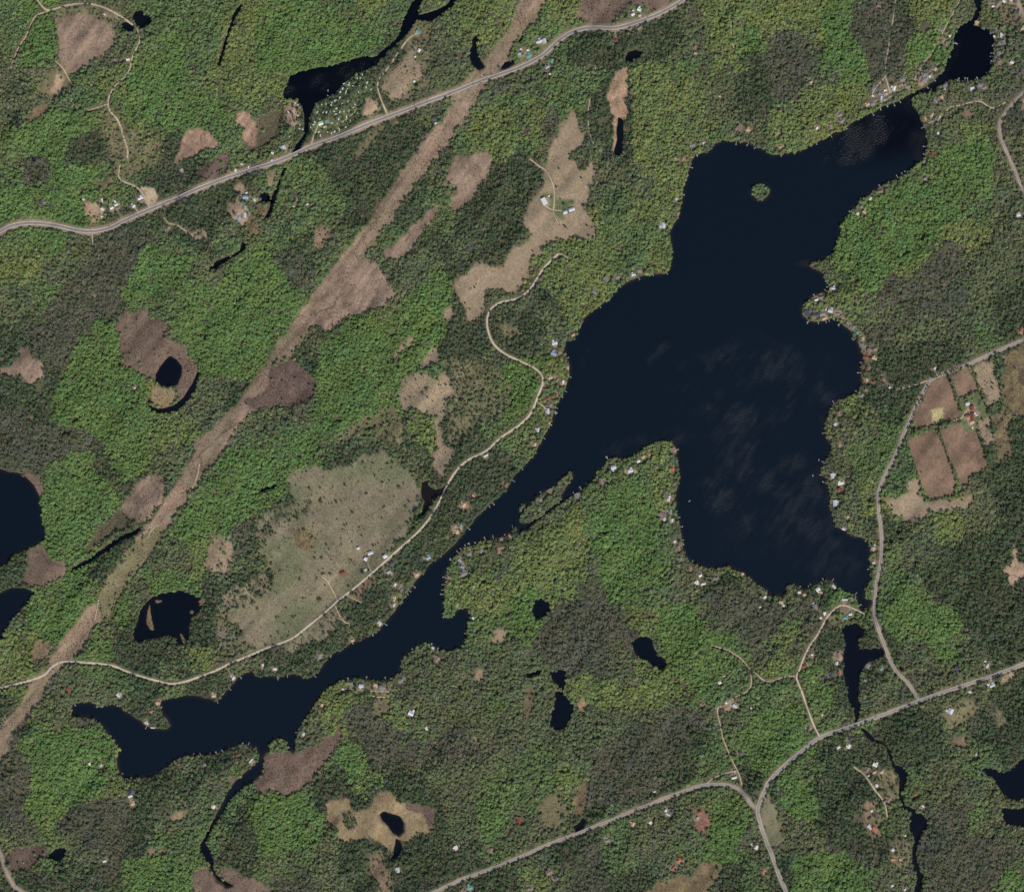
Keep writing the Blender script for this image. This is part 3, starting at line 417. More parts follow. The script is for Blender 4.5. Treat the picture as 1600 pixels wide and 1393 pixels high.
# stands with a clear edge of their own: letter, outline
STANDS = [
 ('b', 'A2 600,130 860,60 840,170 760,280 700,350 600,440 500,520 440,560 420,650 430,800 400,900 330,880 210,840 200,740 300,620 300,540 400,430 470,330 500,200'),
 ('b', 'A2 -200,1130 0,1130 120,1150 220,1230 330,1270 500,1270 640,1330 680,1393 A3 420,60 300,110 280,170 200,180 60,130 0,120 -200,120'),
 ('b', 'D1 480,60 640,50 780,60 770,180 740,300 730,420 690,480 640,470 620,380 590,290 520,220 480,160'),
 ('b', 'D1 50,230 150,180 230,260 280,330 260,450 150,560 50,650 0,640 0,330'), ('d', 'C1 1390,480 1592,420 1592,640 1500,760 1400,700 1380,600'),
 ('b', 'D2 1000,80 1130,70 1200,150 1180,300 1080,380 950,420 800,480 680,500 650,440 750,360 880,330 980,240'),
 ('b', 'B1 1440,480 1592,470 1592,540 1480,620 1380,660 1340,660 1400,600'), ('b', 'B2 100,180 250,170 340,260 330,320 250,370 180,330'),
 ('d', 'B2 210,830 280,740 380,610 420,680 350,800 370,950 250,850'), ('d', 'B2 1200,620 1420,650 1440,760 1330,860 1200,900 1150,800'),
 ('b', 'C3 1150,870 1300,850 1500,900 D3 0,960 130,980 180,1060 60,1080 0,1120 C3 1500,1180 1320,1130 1240,1010'),
 ('b', 'C3 300,960 620,950 700,1000 580,1130 540,1300 400,1393 260,1393 130,1200 200,1050'),
 ('b', 'C4 380,450 520,470 700,350 850,280 1050,350 1130,450 1100,620 900,640 1000,740 700,800 520,700 480,560'), ('d', 'C4 930,480 1100,520 1150,660 1050,740 900,760'),
 ('d', 'D3 880,740 1130,700 1250,560 1592,480 1592,620 1480,760 1400,900 1592,950 1592,1300 1300,1250 1150,1000 1000,860'),
 ('d', 'D4 270,680 420,600 500,700 480,900 400,1100 280,980'), ('b', 'D4 1190,1100 1400,1050 1592,1030 1592,1150 1400,1320 1300,1393 1000,1393 1080,1200'),
 ('d', 'D4 580,370 740,300 1000,250 1100,400 1150,600 1000,560 860,560 760,520'), ('b', 'A4 380,940 600,830 760,760 820,840 700,1000 520,1040 400,1020'),
 ('b', 'A4 -100,560 60,520 150,650 60,900 -100,1000'), ('d', 'A1 480,850 620,800 680,920 640,1000 500,990 450,920'), ('b', 'A1 100,1010 300,980 320,1130 150,1180 80,1100'),
 ('d', 'A1 0,480 200,480 270,620 200,720 130,790 0,800'), ('d', 'A1 880,1080 1100,1060 1140,1150 1090,1200 980,1210 880,1130'),
 ('d', 'A1 940,1290 1080,1280 1300,1180 1430,1140 1440,1240 1400,1393 800,1393'), ('d', 'B1 480,1000 900,840 1050,790 1010,940 900,1080 800,1220 700,1393 500,1393 600,1200'),
 ('d', 'C1 450,700 560,660 620,700 620,960 560,1000 480,900 470,780'), ('d', 'C1 0,930 100,900 200,1040 200,1170 60,1320 0,1380'), ('b', 'C1 180,740 270,660 330,700 230,880 200,900'),
 ('d', 'B3 1030,440 1200,260 1390,70 1592,0 1592,180 1400,380 1260,560 1000,800 900,850 800,820 900,640'), ('d', 'B3 540,1040 700,840 860,780 900,900 820,1050 700,1140 480,1240 440,1180'),
 ('b', 'B4 540,480 700,360 950,380 1050,560 980,650 800,640 700,560 650,460'), ('d', 'B4 480,1160 540,1080 700,1050 800,1090 780,1150 690,1220 600,1300 480,1250'),
 ('G', 'B2 420,700 700,540 860,480 960,430 1130,280 1220,330 1230,460 1170,540 1190,640 1130,760 1000,880 900,980 880,1060 700,1170 540,1280 400,1330 300,1180 390,1030 370,930 360,820'),
 ('G', 'A2 440,780 530,600 640,570 720,660 740,800 900,960 930,1100 960,1170 880,1280 760,1380 640,1330 500,1250 300,1230 280,1080 420,950'),
 ('G', 'A2 1060,620 1200,450 1592,150 B2 200,330 330,490 180,680 0,900 A2 1500,980 1260,850 1160,770 1050,720'), ('G', 'A2 730,440 870,300 900,130 1020,120 1060,300 1000,480 800,500'),
 ('G', 'A1 300,680 600,690 640,820 480,860 430,900 300,950 0,900 0,850 200,780'), ('G', 'A1 300,1080 560,1020 640,1100 570,1200 500,1260 500,1393 0,1393 0,1230 200,1200'),
 ('G', 'A1 820,300 1050,420 1180,640 1200,760 900,800 780,700 820,560 830,400'), ('G', 'A1 190,130 300,90 320,250 330,340 220,440 100,430 170,260'), ('G', 'B1 0,50 400,20 800,230 740,340 520,380 240,430 0,560'),
 ('G', 'D1 300,-60 440,0 480,160 590,300 620,400 630,500 500,500 420,400 330,230'), ('G', 'D1 880,150 1060,80 1090,190 1040,300 900,420 820,380 850,240'),
 ('G', 'D1 1110,900 1350,880 1420,1000 1380,1150 1200,1190 1080,1100'), ('G', 'D1 640,1280 850,1110 1000,1170 1120,1280 1100,1393 560,1393'), ('G', 'D2 470,30 900,0 1060,60 950,200 830,260 700,320 560,360 440,300 480,200'),
 ('G', 'C3 430,440 600,250 800,230 900,330 960,620 960,830 820,850 620,820 540,700 460,560'), ('G', 'C3 950,950 1100,930 1190,1130 1230,1250 1300,1393 1000,1393 900,1200'),
 ('G', 'D3 690,860 850,760 900,880 1000,960 1150,960 1250,1080 1150,1180 900,1190 760,1160 680,1040'), ('G', 'A3 300,120 500,60 700,220 760,330 620,480 520,640 400,690 320,680 290,560 250,420 290,250'),
 ('G', 'A3 1060,500 1250,250 1400,50 1592,0 1592,380 1450,500 1300,540 1100,560'), ('G', 'A3 240,880 420,850 510,990 430,1130 360,1210 200,1170 150,1000'), ('G', 'A3 680,980 850,870 870,950 800,1080 740,1130'),
 ('G', 'A4 100,450 240,380 520,330 640,420 740,510 700,640 560,760 400,900 250,960 120,860 200,640'), ('G', 'A4 760,1180 1100,1150 1230,1250 1200,1393 780,1393'),
 ('G', 'C4 1480,300 1592,230 1592,560 1460,540 1440,400'), ('G', 'D4 0,220 100,350 110,480 0,540'), ('G', 'C4 1250,830 1450,800 1480,950 1380,1080 1230,1000'), ('G', 'D4 60,620 230,600 270,760 300,900 130,980 80,840'),
 ('G', 'D4 150,1180 500,1130 620,1300 560,1393 120,1393'), ('G', 'B4 0,830 300,850 420,900 400,1080 200,1180 0,1150'), ('G', 'B4 540,450 680,480 700,640 560,700 520,560'),
 ('y', 'C1 750,600 950,580 1050,780 1040,900 900,1030 750,1000 720,800'), ('y', 'C1 720,430 900,380 950,560 740,600'), ('y', 'D1 0,0 200,0 240,180 100,170 0,250'), ('y', 'D1 250,560 620,500 620,620 500,730 300,860 0,930 0,700'),
 ('y', 'D1 820,-60 1170,-60 1060,170 900,130'), ('y', 'C2 200,250 500,130 640,300 560,470 400,600 230,430'), ('y', 'A3 100,1100 250,1180 200,1280 0,1393 0,1200'), ('y', 'B1 1230,820 1380,680 1592,640 1592,900 1300,960'),
 ('y', 'C3 0,560 200,480 420,440 440,560 320,640 330,860 140,900 0,900'),
]
# ---------------------------------------------------------------- buildings: sheet x,y colour length width [bearing]
# (where, kind of building, reading direction, list)
BUILT = [
 ('on the village shore north of the channel', 'cottage', 'west', 'E 345,785 g 6 5 | 455,870 g 8 5 | 520,815 w 4 3 | 465,935 w 5 2.6 90 | 515,950 g 7 5 | 590,910 b 6 4 | 545,870 o 4 3 | 655,785 w 7 5 | 755,730 b 7 5 | 865,760 g 8 5 | 815,640 g 5 5 | 985,635 o 4 4 | 990,600 u 3 2 | 1045,640 b 8 5 | 1060,692 b 8 4 | 1140,640 g 8 6 | 1060,470 g 4 4 | 1210,600 w 3 3 | 330,1020 g 6 5 | 250,1035 o 6 4 | 370,970 b 6 4 | 330,900 w 3 2 | 1240,560 g 7 5 | 1300,480 o 4 4'),
 ('south of the village channel', 'cottage', 'west', 'E 1300,970 g 5 6 | 1400,925 o 4 5 | 1450,740 g 7 4 | 1440,800 w 3 2 | 1150,1250 o 5 3 | 1370,1230 w 3 2 | 1340,1252 g 5 4 | 1250,1290 g 6 3 | 1250,1200 o 6 3 F 905,1330 g 8 6 | 780,1380 w 6 4 | 960,1370 g 5 3'),
 ('on the north east shore of the lake', 'cottage', 'north', 'D1 1055,740 g 6 4 | 1055,830 w 3 3 | 1015,720 o 4 3 | 1020,960 r 5 5 | 967,1005 g 5 3 | 975,1110 g 5 4 | 700,1190 b 5 4 | 635,1235 s 5 3 | 600,1320 o 6 4 | 555,1330 s 4 4 | 580,1285 g 5 4'),
 ('east of the round lagoon', 'house', 'north', 'F 1160,455 g 5 4 | 1235,555 w 7 4 | 1205,690 g 5 4 | 1265,665 g 6 4 | 1190,850 g 8 6 | 1185,985 b 6 5 | 1390,980 w 4 5 | 1130,570 w 3 3 | 1165,80 b 8 10 | 1100,110 w 5 3 | 1270,35 w 5 4 | 1385,5 w 4 3 | 1465,200 d 7 6 | 1570,470 o 7 7 | 845,360 o 6 4 | 1060,40 g 2 4'),
 ('west of the round lagoon', 'cottage', 'north', 'F 320,635 b 8 7 | 280,470 g 6 4 | 430,570 w 3 3 | 375,690 b 6 4 | 205,1085 o 4 4 | 20,1180 g 6 5'),
 ('on the north shore of the lake', 'cottage', 'west', 'D1 300,800 w 4 3 | 385,790 b 5 7 | 455,755 g 5 5 | 445,715 g 6 5 | 60,825 g 4 4 | 80,915 o 4 2 C1 1120,905 g 8 5 | 1190,890 w 2 2 | 1060,990 b 8 6 | 1415,800 b 7 9 | 1470,810 o 6 4 | 1015,985 w 3 2'),
 ('in the woods north of the lake', 'cabin', 'west', 'D1 690,40 b 7 4 | 265,515 o 4 3 C1 1140,335 o 4 3 | 1135,295 b 4 3 | 1290,600 o 3 3'),
 ('beside the highway near the brown bog', 'house', 'west', 'C1 790,65 w 6 5 | 750,95 w 5 4 | 792,102 o 4 4 | 735,185 g 4 3 | 790,180 g 5 3 | 645,255 r 4 4 | 752,70 w 2 2'),
 ('in the roadside clearing east of the corridor', 'house', 'west', 'O 725,250 s 6 5 | 800,240 s 5 6 | 690,262 w 3 3 | 415,440 u 4 4 | 545,385 w 3 3 | 560,475 t 8 5 | 435,370 w 2 2'),
 ('south of the highway bend', 'house', 'north', 'O 915,550 t 4 6 | 845,652 u 6 4 | 862,690 r 4 2 | 890,760 w 2 3 S 790,855 d 7 4 | 805,928 w 3 2'),
 ('along the sandy lane past the campground', 'cabin', 'north', 'B1 1010,200 t 5 7 | 1015,318 w 4 5 | 990,358 w 3 2 | 985,510 w 3 3'),
 ('on the highway west of the campground', 'house', 'west', 'B1 175,920 s 5 6 | 105,955 w 4 3 | 100,1000 w 2 2 A1 1465,1060 w 4 3 | 1130,1055 u 3 3 | 1504,1022 w 3 2 | 1545,1040 w 3 2'),
 ('in the yard west of the square pond', 'shed', 'north', 'N 445,485 u 9 5 0 | 435,650 u 3 6 0 | 430,765 s 4 8 0 | 340,820 u 5 6 0 | 580,530 w 4 2 | 460,415 w 4 2 | 370,520 b 3 4'),
 ('in the wood east of the narrow stream', 'cabin', 'west', 'N 1210,535 d 3 5 | 1400,595 w 3 2 | 1185,630 w 2 2 A2 1240,65 d 4 3 | 1220,82 b 5 4 M 1425,870 b 7 6 | 1388,888 t 4 3'),
 ('in the junk strewn clearing by the sand pit', 'house', 'west', 'M 410,570 w 5 4 | 550,550 w 5 4 | 620,500 w 5 3 | 640,552 b 7 4 | 885,520 s 5 5 | 995,400 w 8 4 25 | 1015,440 b 6 4 25 | 405,685 w 4 2 | 115,420 w 3 3 | 405,430 w 2 5 | 605,455 w 2 4'),
 ('in the north western woods', 'cabin', 'north', 'A1 265,1265 d 5 6 | 800,375 w 5 3 | 655,95 w 3 2 | 720,375 g 4 3 A2 840,1020 w 3 2'),
 ('in the farmyard of the wedge shaped field', 'barn', 'west', 'C1 200,1255 w 7 11 28 | 330,1322 s 6 5 20 | 370,1305 s 9 5 20 | 228,1222 w 2 2'),
 ('at the farm amid the ploughed fields', 'barn', 'north', 'K 880,560 s 6 5 | 940,615 r 6 7 0 | 945,725 r 5 12 0 | 880,712 r 9 4 8 | 935,792 o 7 5 | 975,680 w 3 3 | 996,702 w 3 2 | 947,862 w 2 3 | 470,125 s 4 3'),
 ('by the road at the right edge', 'house', 'north', 'D2 1565,660 r 6 4 | 1460,822 g 3 3 D1 1550,1340 s 6 5'),
 ('on the bulb shaped eastern point', 'house', 'west', 'G 305,490 d 9 8 | 440,522 d 9 6 | 545,500 g 8 7 | 665,455 s 7 5 | 540,245 g 8 3 | 450,285 w 6 3 | 595,437 w 2 2 | 710,105 s 4 6 | 675,118 o 5 4 | 570,572 o 6 3'),
 ('on the shore south of the bulb shaped point', 'cottage', 'north', 'G 785,500 g 5 3 | 850,540 b 5 4 | 1020,710 g 4 6 | 1090,795 t 4 4 | 940,640 g 5 4 | 1170,1000 g 8 5 | 1265,1085 b 9 5 | 1215,1175 r 5 8 | 1350,1190 o 7 4 | 1355,1050 g 5 4 | 1170,890 o 5 4 U 655,112 r 5 4 | 655,235 o 5 3 | 650,340 b 4 5 | 600,400 g 5 4 D2 655,982 r 4 3 | 708,962 r 4 5 | 706,938 g 4 2 | 755,1015 s 3 3'),
 ('on the lower east shore of the lake', 'cottage', 'north', 'U 345,600 b 6 5 | 310,715 s 5 4 | 280,1275 s 8 5 | 370,1355 w 9 4 D3 445,255 r 5 4 | 445,215 o 7 2 | 415,340 s 9 6 | 495,425 o 4 3 | 470,500 s 5 4 | 650,625 o 5 5 | 660,602 s 3 2 | 655,710 w 2 3'),
 ('on the south shore by the lake outlet', 'cottage', 'west', 'J 475,500 w 6 5 | 520,545 o 6 3 | 430,770 g 6 7 | 400,720 w 2 3 | 890,655 s 9 2.6 0 | 565,870 w 5 4 | 510,935 w 3 3 | 905,940 t 7 4 | 975,885 w 5 3 | 1345,90 w 2 2 | 1010,650 g 6 4 | 725,460 s 7 3 | 185,545 w 4 3 | 265,580 o 4 3 D3 80,955 o 6 4 | 96,976 w 3 3'),
 ('around the long narrow pond', 'cottage', 'north', 'D3 270,1280 w 3 2 | 225,1350 r 6 4 | 435,1285 b 8 6 | 425,1335 s 5 4 | 620,1350 g 6 6 | 700,1370 t 4 4 D4 340,55 d 6 5 | 395,40 d 8 6 | 435,30 r 5 4 | 605,75 g 4 5 | 335,290 w 3 2'),
 ('beside the south eastern highway', 'house', 'west', 'D3 1360,1350 s 3 6 | 1345,1320 w 3 2 | 1170,1365 d 6 6 D4 250,375 d 7 4 | 510,440 d 5 5 | 500,485 w 6 4 | 435,490 s 5 4 | 1130,265 s 8 8 | 1250,145 s 4 3 | 1388,105 s 8 4 | 1362,100 w 3 3 | 1290,535 s 2 4'),
 ('along the creek south of the highway', 'cottage', 'north', 'Q 365,335 w 7 5 | 245,410 b 7 5 | 355,450 o 5 3 | 465,445 o 5 4 | 385,655 w 4 4 | 265,505 w 2 2 | 575,880 b 6 8 | 515,905 g 4 3 | 310,1050 w 3 3 | 360,1320 f 4 6 | 280,1300 s 3 8 | 1110,975 w 4 3 | 990,805 f 4 2 | 1080,992 b 5 5 D4 775,1185 p 3 6 | 820,1185 p 4 5 | 850,1040 w 2 2 | 770,1125 s 4 4 | 1470,960 r 2 2 | 770,1350 s 4 3 | 850,1375 s 3 3'),
 ('in the woods north of the curving road', 'cabin', 'north', 'C4 1290,90 w 4 4 | 1315,50 o 4 2 | 1330,215 w 3 3 | 1385,235 s 7 4 | 1485,248 w 3 2 | 1420,525 d 6 6 | 1380,680 w 8 3 15 | 1385,640 o 3 3 | 1180,225 b 4 6 | 885,765 w 2 2'),
 ('in the woods south of the curving road', 'house', 'west', 'C4 1165,890 r 5 4 | 1150,930 o 4 3 | 995,885 d 6 6 | 955,885 w 4 3 | 970,908 s 7 3 | 860,957 w 4 4 | 750,965 o 5 5 | 590,1070 g 7 5 | 230,1265 b 9 7 | 270,1297 d 6 5 | 45,945 r 6 11 0 | 1515,1110 w 6 5 | 1490,1090 s 3 3 | 1040,1190 f 8 3 | 1000,1240 f 5 2 | 1555,1265 f 4 4 | 110,1370 g 5 3 B4 1245,1112 w 5 6 | 1460,1130 b 7 5 | 885,1250 s 4 8 0 | 1330,1362 t 8 6 | 1285,1382 b 6 4'),
 ('on the south shore of the lake arm', 'cottage', 'west', 'B4 965,280 w 8 7 | 905,75 g 6 5 | 655,110 s 7 5 | 785,120 g 9 6 | 745,105 o 6 4 | 590,95 g 6 4 | 540,130 w 3 2 | 295,410 s 5 4 | 325,422 r 3 3 | 1060,375 w 3 5 | 410,230 o 4 4 B3 1125,1310 b 9 8 | 1350,1055 w 4 3 | 1100,1240 s 4 3'),
 ('around the western end of the lake arm', 'cottage', 'west', 'A4 330,115 d 6 4 | 435,130 r 7 5 | 740,165 s 6 6 | 820,770 d 9 8 | 815,792 w 6 3 | 560,595 w 3 4 | 630,603 w 3 2 | 950,370 s 6 2 | 915,340 s 6 3 | 940,265 r 4 2 | 1445,525 r 4 4 | 1480,540 r 4 3 | 1275,600 g 5 5 | 1330,860 w 6 4 | 1560,575 s 8 2 | 1330,170 o 6 5 | 1450,60 s 5 5 | 830,840 o 6 4 | 655,1195 w 5 3 | 985,215 o 4 6'),
 ('at the farm in the big pasture', 'barn', 'west', 'L 395,358 w 4 3 | 585,430 s 8 5 20 | 515,525 w 5 5 | 815,480 w 6 5 35 | 860,405 d 3 2 | 510,690 w 3 2 | 155,745 r 7 5 15 | 920,595 d 8 6 35 | 870,725 u 6 3 B3 420,785 b 5 4'),
 ('on the north shore of the lake arm', 'cottage', 'west', 'L 1485,505 u 7 4 | 1300,770 o 6 4 | 970,920 w 3 4 | 1050,940 b 6 4 | 1065,1010 g 4 3 | 950,1240 s 5 3 | 960,1145 o 8 3 B3 395,1290 g 8 7 | 45,1350 w 3 5 | 120,1370 w 5 3 | 1550,225 r 4 3 | 1430,45 s 7 3 | 600,1195 o 4 3 | 770,1085 s 4 6 H 290,510 g 6 6 | 235,600 o 6 5 | 500,35 p 5 4 | 340,180 o 6 6'),
 ('on the south side of the narrows', 'cottage', 'west', 'H 425,945 g 6 5 | 610,900 g 6 5 | 285,1045 u 3 5 | 325,1150 u 3 5 | 345,1250 g 9 7 | 915,675 b 5 5 | 100,1310 b 5 4'),
 ('on the wooded northern tip of the peninsula', 'cottage', 'west', 'I 285,495 s 8 6 | 670,400 w 5 4 | 745,335 o 5 4 | 835,300 p 4 3 | 1200,535 f 5 4 | 1210,220 b 6 5 | 90,710 b 9 6 | 545,548 s 8 5 15 C3 405,295 g 5 8 | 235,265 b 5 6 | 175,320 g 5 5'),
 ('on the east side of the peninsula', 'cottage', 'north', 'I 1035,1230 b 7 8 | 1160,1195 g 6 6 | 1075,1305 s 4 5 | 1190,1320 s 5 4 | 1145,980 s 9 3 C3 1010,580 w 3 3 | 1030,620 b 6 5 | 1050,690 g 5 4 | 1170,790 w 5 4 | 1150,835 w 4 6 | 1190,842 w 7 3 | 1265,810 g 8 3 | 1100,750 r 3 4 | 1440,770 o 4 5 | 1570,925 w 3 5 | 1540,985 w 2 2'),
 ('on the west shore of the lake', 'cottage', 'north', 'C2 585,340 g 6 7 | 515,425 g 8 5 | 655,330 g 5 5 | 755,315 s 6 4 | 790,290 g 5 3 | 265,740 s 8 5 | 260,805 u 8 5 | 300,795 b 5 6 | 380,690 o 5 3 | 940,10 s 9 6 R 325,590 r 3 3 | 520,795 r 4 5 | 345,875 r 5 4 | 410,1020 b 6 6 | 360,1145 s 8 4 | 415,420 o 6 4 | 790,205 o 5 3 | 560,470 b 6 3 | 690,510 w 5 3 C2 160,1280 s 6 4 | 230,1240 o 3 3 | 140,1370 o 5 4 C1 1030,1330 b 6 5 | 1020,1240 s 3 3'),
 ('in the campground', 'hall', 'west', 'T 635,920 m 7 6 20 | 715,900 t 4 5 20 | 690,965 o 5 3 20'),
]
CAMPERS = 'T 275,630 325,660 185,760 250,740 345,940 340,995 385,1000 205,1110 315,810 1140,290 1185,290 1130,250 1210,245 1100,365 1080,400 1020,385 1030,355 955,365 940,435 1000,445 975,505 905,485 985,480 900,560 850,595 830,610 790,630 710,650 645,655 600,680 590,758 670,765 715,765 765,755 820,755 900,765 960,755 1028,745 1185,730 1280,355 1265,420 1335,450 1170,400 1160,490 995,830 1045,890 1155,785 885,860 985,975 885,990 830,1035 735,1035 785,1055 535,935 500,970 550,900 630,1085 610,1035 1015,615 935,645 855,715 1090,700 1110,660 780,665 895,1010 790,915 845,795'
DOCKS = [
 ('on the village shore', 'west', 'E 435,1060 545,1010 735,945 660,1012 325,1165 1260,880 1155,735 1280,635'),
 ('around the round lagoon', 'west', 'F 980,420 1092,503 1130,720 1110,880 1060,985 1075,955 1005,1130 870,1230 675,1260 575,1245 720,1290 485,675 60,1330 1125,830'),
 ('on the north shore of the lake', 'west', 'D1 390,838 485,795 295,880 80,964 C1 1395,880 1470,893 1520,908 1148,957'),
 ('on the north east shore of the lake', 'north', 'D1 950,800 972,912 972,962 855,1068 835,1082 805,1102 695,1158 580,1240 510,1318'),
 ('on the west shore of the lake', 'north', 'C1 1100,1040 1060,1212 C2 960,298 875,302 785,328 668,377 583,478 545,508 412,628 355,948 332,1037 304,1068 264,1172 255,1137 238,1245 335,835 185,1322'),
 ('on the north shore of the lake arm', 'west', 'B3 1470,337 1455,362 1315,495 985,862 957,885 935,897 907,955 797,1090 725,1162 602,1208 452,1272 467,1298 C3 10,203 60,122'),
 ('on the south side of the narrows', 'west', 'H 1100,525 980,635 795,660 675,690 520,762 430,795 375,818 318,885 258,930 140,1032 B3 1170,800 1166,845 1160,880 1158,908 1168,1048'),
 ('on the south shore of the lake arm', 'west', 'B3 1300,1035 1287,1150 1095,1216 1130,1250 970,1245 B4 570,65 685,58 810,72 252,400 208,490'),
 ('around the western end of the lake arm', 'west', 'B4 365,50 135,57 195,45 A4 605,239 730,232 457,217 1350,207 763,655 815,682 1205,540 1248,542 1310,533 1345,525 1380,510 1510,472 1545,472 910,370 998,245 1420,120 1487,50'),
 ('on the peninsula', 'west', 'C3 590,62 380,270 425,250 310,318 470,225 1022,12 1036,488 1054,570 1057,600 1032,430 1115,715 175,270'),
 ('on the south shore of the lake', 'west', 'D3 345,815 400,823 250,850 268,850 195,868 545,908 580,970'),
 ('on the lower east shore of the lake', 'north', 'D3 328,80 345,208 285,168 608,575 632,750 D2 548,1042 410,1112 350,1298 562,925'),
 ('around the bulb shaped eastern point', 'west', 'G 595,75 600,143 418,205 320,620 480,605 595,598 645,560 740,550 805,670 1025,875 1045,900 1125,1245 D2 532,705'),
]
BOATS = 'U 135,1105 185,1340 70,1270 F 865,1225 500,668 E 445,1078 G 318,640 800,683 735,556 R 505,1155 505,1190 I 170,335 1465,1020 C1 1150,960 T 735,457 730,530 H 150,1040 425,800'
# trees that stand alone in the open ground, by field
LONE = [
 ('tree standing alone in the big pasture', 'B3 280,185 500,335 585,560 535,597 525,605 745,600 760,590 730,605 820,575 810,585 385,535 370,650 145,620 275,800 160,1015 130,1055 140,1045 185,1100 205,1140 140,1150 35,1115 95,1170 440,600 360,465 120,780 440,985 305,505 480,240 400,330 455,345 110,525 95,540 660,545 850,90 760,265 640,210 565,470 600,400 700,420 860,300 920,220 740,170 555,230 505,440 470,690 230,1050 310,930 250,980 950,330 900,500 850,630 530,560 420,745 610,330 690,280 335,250 420,180 300,240 250,230 780,130 830,200 905,150 980,270 960,400 800,360'),
 ('tree in the pasture strip south of the gravel road', 'B3 430,1045 405,1100 360,1130 330,1180 250,1215 420,1160'),
 ('tree in the dry fields west of the lake', 'B2 1330,410 1370,375 1360,395 1340,400 1300,490 1015,1020 930,1090 1155,1050 1135,1000 1440,420 1330,530 1310,590 960,1080 1060,1030 1100,1100 1180,1000 1200,1080'),
 ('tree in the wedge shaped farm field', 'C1 290,1050 300,1240 315,1270 430,1110 285,1160 275,1165 C2 330,20 320,10 340,25 465,10 130,170 125,165'),
 ('tree among the eastern farm fields', 'K 1185,300 1170,290 1200,310 1190,370 1070,380 1035,570 D3 945,145 765,355 1130,330 1200,320 1140,370 775,365'),
 ('tree on the lawn by the farm buildings', 'K 855,490 830,480 875,500 840,500 D2 1310,1060'),
]
HEDGES = [
 ('hedgerow tree between the two upper ploughed fields', 4.4, 'K 640,200 665,290 690,370 720,440 765,520 780,600 800,650'),
 ('hedgerow tree east of the upper ploughed field', 3.6, 'K 920,90 950,160 985,240 1005,310 1030,380 1050,440 1090,530 1120,620 1135,690'),
 ('hedgerow tree at the head of the farm lawn', 3.4, 'K 910,450 960,440 1010,425 1050,400'),
 ('hedgerow tree along the farm lane', 3.8, 'K 170,890 260,880 350,850 440,830 520,800 600,780 690,765 770,745'),
 ('hedgerow tree between the two lower ploughed fields', 4.0, 'K 505,870 535,950 565,1030 590,1110 620,1190 645,1270 670,1330 690,1390'),
 ('hedgerow tree east of the lower ploughed field', 3.6, 'K 1010,920 1035,1000 1060,1070 1090,1130 1120,1160'),
 ('hedgerow tree along the far eastern farm boundary', 3.8, 'K 1220,180 1250,260 1285,340 1310,430 1310,500 1230,560 1150,620 1160,720 1190,830 1215,940'),
 ('hedgerow tree along the road beside the ploughed fields', 3.6, 'K 440,240 520,215 600,185 700,150 800,120 880,95'),
 ('hedgerow tree on the west edge of the ploughed fields', 4.0, 'K 400,310 340,420 290,520 240,640 200,750 160,850'),
 ('hedgerow tree west of the lower ploughed fields', 3.8, 'D3 880,30 905,110 935,190 955,260 978,325 1050,318 1120,300'),
 ('hedgerow tree across the wedge shaped field', 3.4, 'C1 350,985 400,950 460,908'),
]
HEDGE_COPSES = ['C1 395,1005 420,985 470,925 495,1000 480,1030 430,1072 405,1050',
                'B4 538,950 550,908 588,900 630,950 622,992 555,996', 'B4 590,880 600,840 660,830 700,860 640,890']
def smooth_line(pts, step=1.5):
    p = np.array(pts, float)
    for _ in range(2):                                   # corner cutting
        a, bq = p[:-1], p[1:]
        p = np.concatenate([p[:1], np.stack([a * .75 + bq * .25, a * .25 + bq * .75], 1).reshape(-1, 2), p[-1:]])
    d = np.concatenate([[0], np.cumsum(np.hypot(*np.diff(p, axis=0).T))])
    s = np.arange(0, d[-1] + step * .5, step)
    return np.stack([np.interp(s, d, p[:, 0]), np.interp(s, d, p[:, 1])], 1)
def items(txt):
    out, sh = [], 'Z'
    for chunk in txt.split('|'):
        for t in _split(chunk):
            sh = t[0] or sh
            out.append((sp(sh, *t[1]),) + t[2:])
    return out
def _split(chunk):
    toks = chunk.split(); res = []; i = 0; sh = None
    while i < len(toks):
        if ',' not in toks[i]: sh = toks[i]; i += 1
        xy = tuple(float(v) for v in toks[i].split(',')); c = toks[i + 1]; L, W = float(toks[i + 2]), float(toks[i + 3]); i += 4
        ang = None
        if i < len(toks) and toks[i].lstrip('-').replace('.', '').isdigit(): ang = float(toks[i]); i += 1
        res.append((sh, xy, c, L, W, ang)); sh = None
    return res
# ---------------------------------------------------------------- land: rasters of water, open ground, roads
wat = raster(LAKE)
for isl in ISLANDS: wat &= ~raster(isl)
WATER = {'lake': (LAKE, 'large dark blue lake with a long arm reaching south west')}
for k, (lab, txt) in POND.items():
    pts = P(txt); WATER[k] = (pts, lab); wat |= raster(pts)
reeds = np.zeros_like(wat)
for t in ('A3 925,950 935,1000 945,1060 955,1135 930,1130 905,1090 915,1020 920,970', 'A3 1105,1140 1130,1150 1165,1205 1150,1225 1125,1180',
          'A3 960,940 1010,940 1010,948 965,965', 'A3 1175,1010 1205,1005 1200,1030 1178,1035', 'A3 1225,945 1260,930 1290,960 1240,980'):
    reeds |= raster(P(t))
wat &= ~reeds
wdx = (fbm(14, 11, 3) - .5) * 5; wdy = (fbm(14, 21, 3) - .5) * 5
YY, XX = np.mgrid[0:RH, 0:RW]
def rough_edge(m, k=1.0):
    return m[np.clip((YY + wdy * k).astype(int), 0, RH - 1), np.clip((XX + wdx * k).astype(int), 0, RW - 1)]
wat = rough_edge(wat, .55)
wb = box(box(wat, 1), 1)                                     # soft shore, 0.5 at the water line
n_big = fbm(170, 31, 3, shear=.75); n_mid = fbm(45, 41, 3, shear=.75); n_fine = fbm(9, 51, 3); n_px = fbm(3.2, 61, 2)
